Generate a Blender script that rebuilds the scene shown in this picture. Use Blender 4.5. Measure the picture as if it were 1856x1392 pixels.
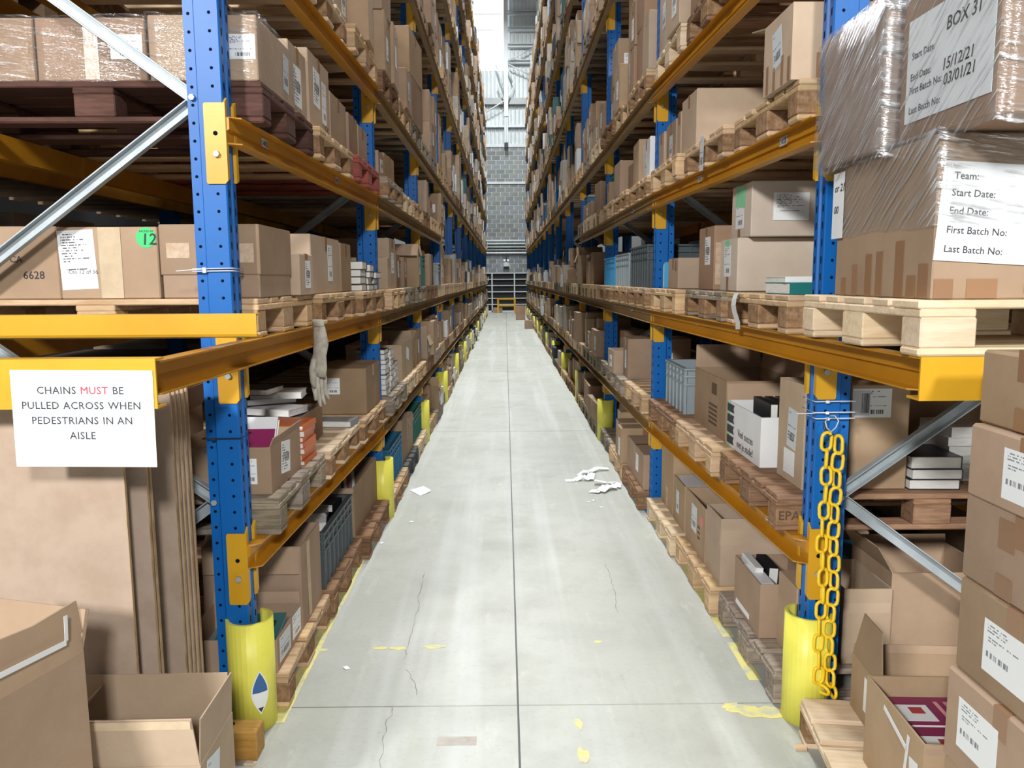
import bpy, math, random
from mathutils import Vector, Matrix
random.seed(11)
R = random.Random(4)
S = bpy.context.scene
C = S.collection
for o in list(bpy.data.objects):
    bpy.data.objects.remove(o)
PI = math.pi

# ------------------------------------------------------------------ camera
F_PX, PITCH, YAW, ROLL, CAM_H = 1450.0, .1302, .0079, -.0057, 1.67
cd = bpy.data.cameras.new('camera')
cam = bpy.data.objects.new('camera', cd)
C.objects.link(cam)
cd.sensor_width = 36.0
cd.lens = F_PX / 1856 * 36
cd.clip_start = .05
cd.clip_end = 200
_r = Vector((math.cos(YAW), -math.sin(YAW), 0))
_f = Vector((math.sin(YAW) * math.cos(PITCH), math.cos(YAW) * math.cos(PITCH), -math.sin(PITCH)))
_u = Vector((math.sin(YAW) * math.sin(PITCH), math.cos(YAW) * math.sin(PITCH), math.cos(PITCH)))
_c, _s = math.cos(ROLL), math.sin(ROLL)
_rx = _c * _r + _s * _u
_ux = -_s * _r + _c * _u
cam.matrix_world = Matrix(((_rx.x, _ux.x, -_f.x, 0), (_rx.y, _ux.y, -_f.y, 0), (_rx.z, _ux.z, -_f.z, CAM_H), (0, 0, 0, 1)))
S.camera = cam
S.view_settings.view_transform = 'Standard'
S.view_settings.look = 'None'
S.view_settings.gamma = 1
S.view_settings.exposure = 0.35
S.view_settings.use_curve_mapping = False

# ------------------------------------------------------------------ world
w = bpy.data.worlds.new('world')
S.world = w
w.use_nodes = True
w.node_tree.nodes['Background'].inputs[0].default_value = (.80, .90, 1.0, 1)
w.node_tree.nodes['Background'].inputs[1].default_value = .35

# ------------------------------------------------------------------ lamps: high-bay fittings over the aisle, plus unseen fill lights added behind the camera
LAMP_AISLE, FILL_LEFT, FILL_MID = 690.0, 1550.0, 1000.0

# ------------------------------------------------------------------ node helpers
class NT:
    def __init__(s, name):
        s.m = bpy.data.materials.new(name)
        s.m.use_nodes = True
        s.t = s.m.node_tree
        s.b = s.t.nodes['Principled BSDF']
        s.out = s.t.nodes['Material Output']
    def n(s, kind, **kw):
        x = s.t.nodes.new(kind)
        for k, v in kw.items():
            setattr(x, k, v)
        return x
    def l(s, a, b):
        s.t.links.new(a, b)
    def put(s, sock, v):
        if hasattr(v, 'is_output') or hasattr(v, 'links'):
            s.l(v, sock)
        else:
            sock.default_value = v
    def math(s, op, a, b=None, c=None):
        x = s.n('ShaderNodeMath', operation=op)
        s.put(x.inputs[0], a)
        if b is not None: s.put(x.inputs[1], b)
        if c is not None: s.put(x.inputs[2], c)
        return x.outputs[0]
    def mix(s, f, a, b, bt='MIX'):
        x = s.n('ShaderNodeMix', data_type='RGBA', blend_type=bt)
        s.put(x.inputs[0], f)
        s.put(x.inputs[6], a if not isinstance(a, tuple) else (*a[:3], 1))
        s.put(x.inputs[7], b if not isinstance(b, tuple) else (*b[:3], 1))
        return x.outputs[2]
    def noise(s, vec, scale, detail=3, rough=.55, stretch=None):
        if stretch:
            mp = s.n('ShaderNodeMapping')
            mp.inputs['Scale'].default_value = stretch
            s.l(vec, mp.inputs[0])
            vec = mp.outputs[0]
        x = s.n('ShaderNodeTexNoise')
        x.inputs['Scale'].default_value = scale
        x.inputs['Detail'].default_value = detail
        x.inputs['Roughness'].default_value = rough
        s.l(vec, x.inputs['Vector'])
        return x.outputs[0]
    def ramp(s, v, a, b):
        x = s.n('ShaderNodeMapRange')
        s.put(x.inputs[0], v)
        x.inputs[1].default_value = a
        x.inputs[2].default_value = b
        return x.outputs[0]
    def bump(s, h, strength, dist=.002):
        x = s.n('ShaderNodeBump')
        x.inputs['Strength'].default_value = strength
        x.inputs['Distance'].default_value = dist
        s.l(h, x.inputs['Height'])
        s.l(x.outputs[0], s.b.inputs['Normal'])

MATS = {}
def mat(name, col, rough=.6, metal=0., col2=None, nscale=6., lo=.4, hi=.65, var=0., bump=0., bscale=80., stretch=None, spec=.5, tint=False, bdist=.002):
    """procedural paint / paper / wood: two tones mixed by noise, a per-object shift, fine relief"""
    t = NT(name)
    tc = t.n('ShaderNodeTexCoord').outputs['Object']
    c = (*col, 1)
    cs = None
    if col2:
        nz = t.noise(tc, nscale, 4, .6, stretch)
        cs = t.mix(t.ramp(nz, lo, hi), col, col2)
    if var:
        oi = t.n('ShaderNodeObjectInfo').outputs['Random']
        k = t.math('ADD', t.math('MULTIPLY', oi, 2 * var), 1 - var)
        mul = t.n('ShaderNodeCombineColor')
        t.l(k, mul.inputs[0])
        t.l(k, mul.inputs[1])
        t.l(t.math('MULTIPLY', k, t.math('ADD', t.math('MULTIPLY', t.math('FRACT', t.math('MULTIPLY', oi, 7.3)), var), 1 - var / 2)), mul.inputs[2])
        cs = t.mix(1.0, cs if cs is not None else c, mul.outputs[0], 'MULTIPLY')
    if tint:
        at = t.n('ShaderNodeAttribute', attribute_name='tint')
        cs = t.mix(1.0, cs if cs is not None else c, at.outputs['Color'], 'MULTIPLY')
    if cs is not None:
        t.l(cs, t.b.inputs['Base Color'])
    else:
        t.b.inputs['Base Color'].default_value = c
    t.b.inputs['Roughness'].default_value = rough
    t.b.inputs['Metallic'].default_value = metal
    t.b.inputs['Specular IOR Level'].default_value = spec
    if bump:
        t.bump(t.noise(tc, bscale, 2, .5, stretch), bump, bdist)
    MATS[name] = t.m
    return t.m

mat('card', (.40, .285, .195), .82, col2=(.345, .24, .16), nscale=3.5, var=.16, bump=.25, bscale=140, spec=.15)
mat('card_pale', (.47, .36, .265), .82, col2=(.41, .305, .22), nscale=3, var=.10, bump=.25, bscale=140, spec=.15)
mat('card_light', (.60, .51, .42), .82, col2=(.54, .45, .365), nscale=3, var=.06, bump=.25, bscale=140, spec=.15)
mat('card_red', (.345, .225, .15), .82, col2=(.29, .185, .12), nscale=3, var=.10, bump=.2, bscale=140, spec=.15)
mat('card_sheet', (.43, .335, .265), .85, col2=(.385, .29, .225), nscale=9, var=.06, bump=.2, bscale=220, spec=.12)
mat('card_edge', (.47, .33, .20), .85, col2=(.30, .19, .10), nscale=40, stretch=(1, 1, .3), spec=.1)
mat('card_stuff', (.9, .9, .9), .82, col2=(.7, .69, .68), nscale=5, tint=True, spec=.15)
mat('tape', (.30, .17, .095), .28, var=.12, spec=.5)
mat('tape_clear', (.52, .37, .25), .18, col2=(.62, .50, .38), nscale=30, bump=.4, bscale=50, spec=.7)
mat('tape_paper', (.57, .45, .30), .7, col2=(.50, .39, .26), nscale=20)
mat('white_card', (.78, .79, .80), .55, col2=(.72, .73, .75), nscale=4)
mat('paper', (.84, .86, .88), .6, col2=(.78, .80, .83), nscale=5)
mat('paper_sign', (.88, .91, .93), .45)
mat('ink', (.02, .02, .025), .6)
mat('ink_grey', (.035, .04, .055), .6)
mat('ink_red', (.72, .045, .09), .6)
mat('print_brown', (.11, .065, .035), .75)
mat('green_sticker', (.03, .55, .16), .5)
mat('green_tag', (.22, .62, .36), .5, col2=(.30, .70, .45), nscale=20)
mat('pink', (.78, .20, .21), .6)
mat('pink_card', (.50, .23, .22), .7)
mat('blue_paint', (.003, .125, .45), .42, col2=(.004, .105, .385), nscale=1.6, bump=.08, bscale=30, spec=.4)
mat('dark_hole', (.002, .006, .018), .9, spec=.1)
mat('orange_paint', (.66, .365, .022), .36, col2=(.58, .30, .016), nscale=2.2, bump=.06, bscale=30)
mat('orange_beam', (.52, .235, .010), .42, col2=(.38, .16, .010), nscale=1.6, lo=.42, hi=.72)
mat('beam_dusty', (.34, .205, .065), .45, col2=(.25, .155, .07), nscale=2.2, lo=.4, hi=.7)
mat('galv', (.47, .52, .55), .58, .35, col2=(.36, .41, .45), nscale=9, lo=.3, hi=.7)
mat('guard', (.84, .80, .12), .42, col2=(.76, .72, .10), nscale=7, lo=.45, hi=.75)
mat('chain_yellow', (.90, .60, .02), .35, spec=.5)
mat('wood', (.60, .43, .27), .8, col2=(.47, .31, .175), nscale=5, var=.20, bump=.45, bscale=20, stretch=(1.2, 9, 9), spec=.2)
mat('wood_pale', (.70, .56, .40), .8, col2=(.60, .45, .29), nscale=5, var=.10, bump=.4, bscale=20, stretch=(1.2, 9, 9), spec=.2)
mat('wood_grey', (.36, .30, .235), .85, col2=(.20, .16, .125), nscale=6, var=.20, bump=.7, bscale=22, stretch=(1.2, 10, 10), spec=.15)
mat('wood_brown', (.30, .18, .11), .85, col2=(.19, .105, .062), nscale=6, var=.2, bump=.6, bscale=22, stretch=(1.2, 9, 9), spec=.15)
mat('wood_dark', (.115, .055, .042), .8, col2=(.07, .034, .026), nscale=6, var=.2, bump=.4, bscale=22, stretch=(1.2, 9, 9), spec=.2)
mat('wood_red', (.33, .07, .05), .75, col2=(.24, .05, .04), nscale=6, var=.12, bump=.4, bscale=22, stretch=(1.2, 9, 9))
mat('wood_black', (.03, .032, .034), .7, col2=(.05, .052, .055), nscale=6, var=.12)
mat('chip_block', (.36, .225, .13), .9, col2=(.20, .115, .06), nscale=45, lo=.35, hi=.65, var=.12, bump=.8, bscale=60, spec=.1)
mat('wood_oiled', (.50, .27, .055), .6, col2=(.38, .19, .035), nscale=7, stretch=(1.2, 8, 8), bump=.4, bscale=20)
mat('tote_grey', (.30, .36, .40), .45, var=.10)
mat('tote_dark', (.075, .095, .105), .45, var=.10)
mat('tote_blue', (.015, .13, .26), .45, var=.12)
mat('tote_sky', (.06, .36, .66), .45)
mat('tote_green', (.012, .12, .10), .45)
mat('pages', (.80, .80, .78), .8, col2=(.68, .67, .64), nscale=60, stretch=(.3, .3, 6))
for nm, cc in {'cover_black': (.015, .016, .02), 'cover_orange': (.62, .14, .03), 'cover_white': (.75, .76, .78), 'cover_blue': (.04, .13, .32), 'cover_teal': (.02, .20, .20), 'cover_mag': (.26, .02, .10), 'cover_grey': (.22, .23, .25), 'cover_red': (.42, .04, .05), 'cover_pink': (.70, .32, .34), 'cover_lilac': (.42, .36, .58)}.items():
    mat(nm, cc, .38, var=.08)
mat('floor_yellow', (.70, .64, .22), .55, col2=(.47, .47, .38), nscale=16, lo=.46, hi=.66)
mat('brown_patch', (.36, .31, .27), .5, col2=(.42, .39, .36), nscale=18)
mat('steel_white', (.66, .70, .72), .5, col2=(.60, .64, .66), nscale=2)
mat('steel_grey', (.36, .39, .40), .5, col2=(.31, .33, .35), nscale=2)
mat('clad', (.62, .67, .69), .45, col2=(.56, .61, .64), nscale=1.5)
mat('block', (.27, .29, .295), .9, col2=(.20, .215, .22), nscale=12, var=.18, bump=.5, bscale=60)
mat('mortar', (.66, .70, .70), .9)
mat('dark_metal', (.035, .038, .042), .5)
mat('glove', (.50, .47, .41), .95, col2=(.34, .31, .26), nscale=22, bump=.9, bscale=160, spec=.1)
mat('roof', (.16, .17, .18), .8)
mat('crack', (.29, .29, .265), .9)
mat('rubber', (.02, .02, .022), .8)
mat('zip', (.80, .82, .84), .4)

def film_mat(name, ka, kb):
    t = NT(name)
    tc = t.n('ShaderNodeTexCoord').outputs['Object']
    sp = t.n('ShaderNodeSeparateXYZ')
    t.l(tc, sp.inputs[0])
    x, y, z = sp.outputs
    across = t.math('ADD', t.math('ADD', t.math('MULTIPLY', y, .62), t.math('MULTIPLY', z, .78)), t.math('MULTIPLY', x, .12))
    along = t.math('SUBTRACT', t.math('MULTIPLY', y, .78), t.math('MULTIPLY', z, .62))
    cb = t.n('ShaderNodeCombineXYZ')
    t.put(cb.inputs[0], t.math('MULTIPLY', across, 11.0))
    t.put(cb.inputs[1], t.math('MULTIPLY', along, .55))
    t.put(cb.inputs[2], t.math('MULTIPLY', x, .8))
    n1 = t.noise(cb.outputs[0], 7, 4, .6)
    tr = t.n('ShaderNodeBsdfTransparent')
    tr.inputs[0].default_value = (.93, .94, .95, 1)
    gl = t.n('ShaderNodeBsdfGlossy')
    gl.inputs['Roughness'].default_value = .16
    gl.inputs[0].default_value = (.95, .96, 1, 1)
    bp = t.n('ShaderNodeBump')
    bp.inputs['Strength'].default_value = 1.0
    bp.inputs['Distance'].default_value = .012
    t.l(n1, bp.inputs['Height'])
    t.l(bp.outputs[0], gl.inputs['Normal'])
    df = t.n('ShaderNodeBsdfDiffuse')
    df.inputs[0].default_value = (.78, .80, .82, 1)
    t.l(bp.outputs[0], df.inputs['Normal'])
    m0 = t.n('ShaderNodeMixShader')
    m0.inputs[0].default_value = .35
    t.l(gl.outputs[0], m0.inputs[1])
    t.l(df.outputs[0], m0.inputs[2])
    m1 = t.n('ShaderNodeMixShader')
    st = t.noise(cb.outputs[0], 9, 3, .6)
    t.l(t.math('ADD', t.math('MULTIPLY', t.ramp(st, .53, .68), ka), kb), m1.inputs[0])
    t.l(tr.outputs[0], m1.inputs[1])
    t.l(m0.outputs[0], m1.inputs[2])
    t.l(m1.outputs[0], t.out.inputs[0])
    MATS[name] = t.m
film_mat('film', .72, .14)
film_mat('film_soft', .30, .05)

def emit_mat(name, col, k):
    t = NT(name)
    t.b.inputs['Base Color'].default_value = (.9, .9, .9, 1)
    t.b.inputs['Emission Color'].default_value = (*col, 1)
    t.b.inputs['Emission Strength'].default_value = k
    MATS[name] = t.m
emit_mat('daylight', (.93, .97, 1.0), 2.2)
emit_mat('lamp_glow', (1, .98, .94), 4.0)

def concrete():
    t = NT('concrete')
    g = t.n('ShaderNodeTexCoord').outputs['Object']
    big = t.noise(g, .55, 4, .6)
    mid = t.noise(g, 3.2, 5, .65)
    fine = t.noise(g, 45, 3, .6)
    trk = t.noise(g, 1.6, 3, .6, (2.6, .09, 1))
    scuff = t.noise(g, 7, 5, .7, (1.0, .35, 1))
    blot = t.noise(g, 1.7, 5, .7, (1.0, .7, 1))
    c = t.mix(t.ramp(big, .3, .72), (.385, .395, .355), (.47, .485, .45))
    c = t.mix(t.math('MULTIPLY', t.ramp(blot, .50, .72), .60), c, (.315, .315, .275))
    c = t.mix(t.math('MULTIPLY', t.ramp(mid, .45, .78), .45), c, (.30, .31, .28))
    c = t.mix(t.math('MULTIPLY', t.ramp(trk, .50, .66), .60), c, (.55, .575, .56))
    c = t.mix(t.math('MULTIPLY', t.ramp(scuff, .58, .76), .55), c, (.60, .605, .545))
    drk = t.noise(g, 3.0, 6, .75, (2.2, .5, 1))
    c = t.mix(t.math('MULTIPLY', t.ramp(drk, .60, .74), .45), c, (.22, .22, .20))
    c = t.mix(t.math('MULTIPLY', t.ramp(fine, .55, .8), .30), c, (.24, .24, .22))
    t.l(c, t.b.inputs['Base Color'])
    t.l(t.math('ADD', t.math('MULTIPLY', mid, .25), .34), t.b.inputs['Roughness'])
    t.b.inputs['Specular IOR Level'].default_value = .45
    t.bump(fine, .12, .002)
    MATS['concrete'] = t.m
concrete()

def print_mat(name, rows, lo, hi, bar=None, base=(.84, .86, .88), dens=.45, wid=.85, ink=(.06, .06, .08), x0=.08):
    """white sticker with rows of small print and an optional bar code, in the sticker's own UVs"""
    t = NT(name)
    uv = t.n('ShaderNodeUVMap').outputs[0]
    sp = t.n('ShaderNodeSeparateXYZ')
    t.l(uv, sp.inputs[0])
    u, v = sp.outputs[0], sp.outputs[1]
    rv = t.math('MULTIPLY', v, float(rows))
    row = t.math('FLOOR', rv)
    fr = t.math('FRACT', rv)
    line = t.math('MULTIPLY', t.math('GREATER_THAN', fr, .28), t.math('LESS_THAN', fr, .72))
    def white(a, b=None):
        x = t.n('ShaderNodeTexWhiteNoise', noise_dimensions='2D')
        cb = t.n('ShaderNodeCombineXYZ')
        t.put(cb.inputs[0], a)
        t.put(cb.inputs[1], b if b is not None else 0.)
        t.l(cb.outputs[0], x.inputs['Vector'])
        return x.outputs[0]
    rl = white(row, 3.1)
    length = t.math('MULTIPLY', t.math('LESS_THAN', u, t.math('ADD', t.math('MULTIPLY', rl, wid - .25), x0 + .2)), t.math('GREATER_THAN', u, x0))
    chars = t.math('GREATER_THAN', white(t.math('FLOOR', t.math('MULTIPLY', u, 46.)), row), 1 - .62)
    rowon = t.math('GREATER_THAN', white(row, 9.7), 1 - dens * 1.6)
    band = t.math('MULTIPLY', t.math('GREATER_THAN', v, lo), t.math('LESS_THAN', v, hi))
    m = line
    for k in (length, chars, rowon, band):
        m = t.math('MULTIPLY', m, k)
    if bar:
        bx0, bx1, by0, by1 = bar
        bb = t.math('GREATER_THAN', white(t.math('FLOOR', t.math('MULTIPLY', u, 70.)), 1.5), .45)
        for k in (t.math('GREATER_THAN', u, bx0), t.math('LESS_THAN', u, bx1), t.math('GREATER_THAN', v, by0), t.math('LESS_THAN', v, by1)):
            bb = t.math('MULTIPLY', bb, k)
        m = t.math('MAXIMUM', m, bb)
    t.l(t.mix(m, base, ink), t.b.inputs['Base Color'])
    t.b.inputs['Roughness'].default_value = .45
    MATS[name] = t.m
print_mat('print_ship', 16, .30, .93, (.28, .80, .12, .27))
print_mat('print_addr', 22, .30, .97, None, dens=.5)
print_mat('print_dense', 12, .06, .94, (.12, .88, .40, .62), dens=.62)
print_mat('print_pallet', 17, .46, .93, (.08, .58, .30, .41), dens=.40, ink=(.22, .23, .26), x0=.08, wid=.75)
print_mat('print_beam', 3, .0, .02, (.50, .97, .10, .90), base=(.62, .63, .66))
print_mat('print_big', 5, .05, .95, None, dens=.6, wid=1.0)
print_mat('print_pouch', 12, .12, .9, (.2, .8, .2, .35), base=(.60, .64, .68))
print_mat('print_grey', 9, .1, .92, None, base=(.70, .70, .70), ink=(.28, .28, .28), dens=.6)

# ------------------------------------------------------------------ mesh helpers
class MB:
    def __init__(s):
        s.v, s.f, s.m, s.sm, s.col = [], [], [], [], []
    def quad(s, a, b, c, d, m=0):
        i = len(s.v)
        s.v += [a, b, c, d]
        s.f.append((i, i + 1, i + 2, i + 3))
        s.m.append(m)
        s.sm.append(False)
        return s
    def box(s, x0, x1, y0, y1, z0, z1, m=0, col=None, rz=0, about=None):
        if x0 > x1: x0, x1 = x1, x0
        if y0 > y1: y0, y1 = y1, y0
        i = len(s.v)
        p = [(x0, y0, z0), (x1, y0, z0), (x1, y1, z0), (x0, y1, z0), (x0, y0, z1), (x1, y0, z1), (x1, y1, z1), (x0, y1, z1)]
        if rz:
            cx, cy = about or ((x0 + x1) / 2, (y0 + y1) / 2)
            c, q = math.cos(rz), math.sin(rz)
            p = [(cx + (a - cx) * c - (b - cy) * q, cy + (a - cx) * q + (b - cy) * c, z) for a, b, z in p]
        s.v += p
        for q in ((0, 3, 2, 1), (4, 5, 6, 7), (0, 1, 5, 4), (1, 2, 6, 5), (2, 3, 7, 6), (3, 0, 4, 7)):
            s.f.append(tuple(i + k for k in q))
            s.m.append(m)
            s.sm.append(False)
            s.col.append(col)
        return s
    def cbox(s, x0, x1, y0, y1, z0, z1, c=.003, m=0, bulge=0.):
        """box with chamfered edges"""
        c = min(c, (x1 - x0) / 3, (y1 - y0) / 3, (z1 - z0) / 3)
        i = len(s.v)
        X, Y, Z = (x0, x1), (y0, y1), (z0, z1)
        idx = {}
        for a in (0, 1):
            for b in (0, 1):
                for d in (0, 1):
                    sx, sy, sz = (1 if a == 0 else -1), (1 if b == 0 else -1), (1 if d == 0 else -1)
                    for ax in range(3):
                        p = [X[a] + sx * c, Y[b] + sy * c, Z[d] + sz * c]
                        p[ax] = (X[a], Y[b], Z[d])[ax]
                        idx[a, b, d, ax] = len(s.v)
                        s.v.append(tuple(p))
        def F(*k):
            s.f.append(tuple(idx[q] for q in k))
            s.m.append(m)
            s.sm.append(False)
        for a in (0, 1):
            o = [(a, 0, 0, 0), (a, 1, 0, 0), (a, 1, 1, 0), (a, 0, 1, 0)]
            F(*(o if a else o[::-1]))
            o = [(0, a, 0, 1), (0, a, 1, 1), (1, a, 1, 1), (1, a, 0, 1)]
            F(*(o if a else o[::-1]))
            o = [(0, 0, a, 2), (1, 0, a, 2), (1, 1, a, 2), (0, 1, a, 2)]
            F(*(o if a else o[::-1]))
        for a in (0, 1):
            for b in (0, 1):
                F((a, b, 0, 0), (a, b, 1, 0), (a, b, 1, 1), (a, b, 0, 1))
                F((a, 0, b, 0), (a, 1, b, 0), (a, 1, b, 2), (a, 0, b, 2))
                F((0, a, b, 1), (1, a, b, 1), (1, a, b, 2), (0, a, b, 2))
                for d in (0, 1):
                    F((a, b, d, 0), (a, b, d, 1), (a, b, d, 2))
        return s
    def prism(s, pts, z0, z1, axis='z', m=0, shift=(0, 0)):
        """extrude a 2-D outline; axis z: (x,y) outline, y: (x,z) outline, x: (y,z) outline; shift moves the far end"""
        n = len(pts)
        i = len(s.v)
        for k, h in enumerate((z0, z1)):
            for a, b in pts:
                if k:
                    a, b = a + shift[0], b + shift[1]
                s.v.append({'z': (a, b, h), 'y': (a, h, b), 'x': (h, a, b)}[axis])
        for k in range(n):
            j = (k + 1) % n
            s.f.append((i + k, i + j, i + n + j, i + n + k))
            s.m.append(m)
            s.sm.append(False)
        s.f.append(tuple(i + k for k in range(n))[::-1])
        s.f.append(tuple(i + n + k for k in range(n)))
        s.m += [m, m]
        s.sm += [False, False]
        return s
    def tube(s, pts, r, n=8, m=0, closed=False, flat=1.0):
        P = [Vector(p) for p in pts]
        rr = r if isinstance(r, (list, tuple)) else [r] * len(P)
        i0 = len(s.v)
        N = len(P)
        up = Vector((0, 0, 1))
        pa = None
        for k in range(N):
            d = (P[(k + 1) % N] - P[k - 1]) if closed else (P[min(k + 1, N - 1)] - P[max(k - 1, 0)])
            d.normalize()
            if pa is None:
                a = d.cross(up)
                if a.length < .1: a = d.cross(Vector((1, 0, 0)))
            else:
                a = pa - d * pa.dot(d)
            a.normalize()
            pa = a
            b = d.cross(a)
            for q in range(n):
                t = 2 * PI * q / n
                s.v.append(tuple(P[k] + a * (rr[k] * math.cos(t)) + b * (rr[k] * flat * math.sin(t))))
        L = N if closed else N - 1
        for k in range(L):
            k2 = (k + 1) % N
            for q in range(n):
                q2 = (q + 1) % n
                s.f.append((i0 + k * n + q, i0 + k * n + q2, i0 + k2 * n + q2, i0 + k2 * n + q))
                s.m.append(m)
                s.sm.append(True)
        if not closed:
            s.f.append(tuple(i0 + q for q in range(n))[::-1])
            s.f.append(tuple(i0 + (N - 1) * n + q for q in range(n)))
            s.m += [m, m]
            s.sm += [False, False]
        return s
    def mesh(s, name, mats, smooth=True):
        me = bpy.data.meshes.new(name)
        me.from_pydata(s.v, [], s.f)
        for k in ([mats] if isinstance(mats, str) else mats):
            me.materials.append(MATS[k])
        if any(s.m): me.polygons.foreach_set('material_index', s.m)
        if any(s.sm): me.polygons.foreach_set('use_smooth', s.sm)
        if s.col and s.col[0] is not None:
            a = me.color_attributes.new('tint', 'FLOAT_COLOR', 'CORNER')
            buf = []
            for p, c in zip(me.polygons, s.col):
                buf += list((*c, 1)) * p.loop_total
            a.data.foreach_set('color', buf)
        me.update()
        return me

def O(name, me, parent=None, loc=(0, 0, 0), rot=(0, 0, 0)):
    o = bpy.data.objects.new(name, me)
    C.objects.link(o)
    if parent is not None:
        o.parent = parent
    o.location = loc
    o.rotation_euler = rot
    return o
def tag(o, label, cat, group=None):
    o['label'] = label
    o['category'] = cat
    if group: o['group'] = group
    return o
def empty(name, loc, rz=0):
    o = O(name, None, None, loc, (0, 0, rz))
    o.empty_display_size = .1
    return o
def struct(o, label=None):
    o['kind'] = 'structure'
    if label: o['label'] = label
    return o

_st = {}
def sticker_mesh(w, h, style, t=.0008):
    """flat sheet facing -Y, centred, with its own UVs"""
    k = (round(w, 3), round(h, 3), style, t)
    if k not in _st:
        b = MB().box(-w / 2, w / 2, -t, 0, -h / 2, h / 2)
        me = b.mesh('sheet', style)
        uv = me.uv_layers.new(name='UVMap')
        for p in me.polygons:
            for li in p.loop_indices:
                v = me.vertices[me.loops[li].vertex_index].co
                uv.data[li].uv = (v.x / w + .5, v.z / h + .5)
        _st[k] = me
    return _st[k]
ROT = {'f': 0., 'l': -PI / 2, 'r': PI / 2, 'b': PI}
def sticker(name, parent, face, p, w, h, style, tilt=0., label=None, t=.0008):
    """p: centre on the face in the parent's local space"""
    o = O(name, sticker_mesh(w, h, style, t), parent, p, (0, 0, 0))
    o.rotation_euler = (Matrix.Rotation(ROT[face], 3, 'Z') @ Matrix.Rotation(tilt, 3, 'Y')).to_euler()
    if label: o['label'] = label
    return o

_tx = {}
def text(parent, body, face, p, size, mat_='ink', name='lettering', align='LEFT', shear=0., tilt=0., bold=0., sp=1., sx=1.):
    k = (body, size, mat_, align, shear, bold, sp)
    if k not in _tx:
        cu = bpy.data.curves.new('lettering', 'FONT')
        cu.body = body
        cu.size = size
        cu.align_x = align
        cu.shear = shear
        cu.bevel_depth = bold or size * .011
        cu.bevel_resolution = 0
        cu.space_character = sp
        cu.resolution_u = 2
        tmp = bpy.data.objects.new('tmp', cu)
        C.objects.link(tmp)
        dg = bpy.context.evaluated_depsgraph_get()
        me = bpy.data.meshes.new_from_object(tmp.evaluated_get(dg))
        bpy.data.objects.remove(tmp)
        me.transform(Matrix.Rotation(PI / 2, 4, 'X'))
        me.materials.clear()
        me.materials.append(MATS[mat_])
        _tx[k] = me
    o = O(name, _tx[k], parent, p)
    o.rotation_euler = (Matrix.Rotation(ROT[face], 3, 'Z') @ Matrix.Rotation(tilt, 3, 'Y')).to_euler()
    o.scale.x = sx
    return o

# project a world point (used only to leave out repeats that lie outside the view and to sort repeats by distance)
def pix(x, y, z):
    d = Vector((x, y, z - CAM_H))
    q = d.dot(_f)
    if q < .2: return (1e5, 1e5)
    return 928 + F_PX * d.dot(_rx) / q, 696 - F_PX * d.dot(_ux) / q

# ------------------------------------------------------------------ places
YU = [2.85, 5.52] + [8.225 + 2.694 * k for k in range(12)]
XFL = [-.963] + [-.88] * 13
XFR = [1.125] + [1.03] * 13
ZTOP = [0, .705, 1.46, 2.23, 2.935, 4.315, 5.755, 7.155, 8.555]
BH = .092
DEPTH = 1.10
YWALL = 41.6
ORD = ['first', 'second', 'third', 'fourth', 'fifth', 'sixth', 'seventh', 'eighth', 'ninth', 'tenth', 'eleventh', 'twelfth', 'thirteenth', 'fourteenth']

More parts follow.
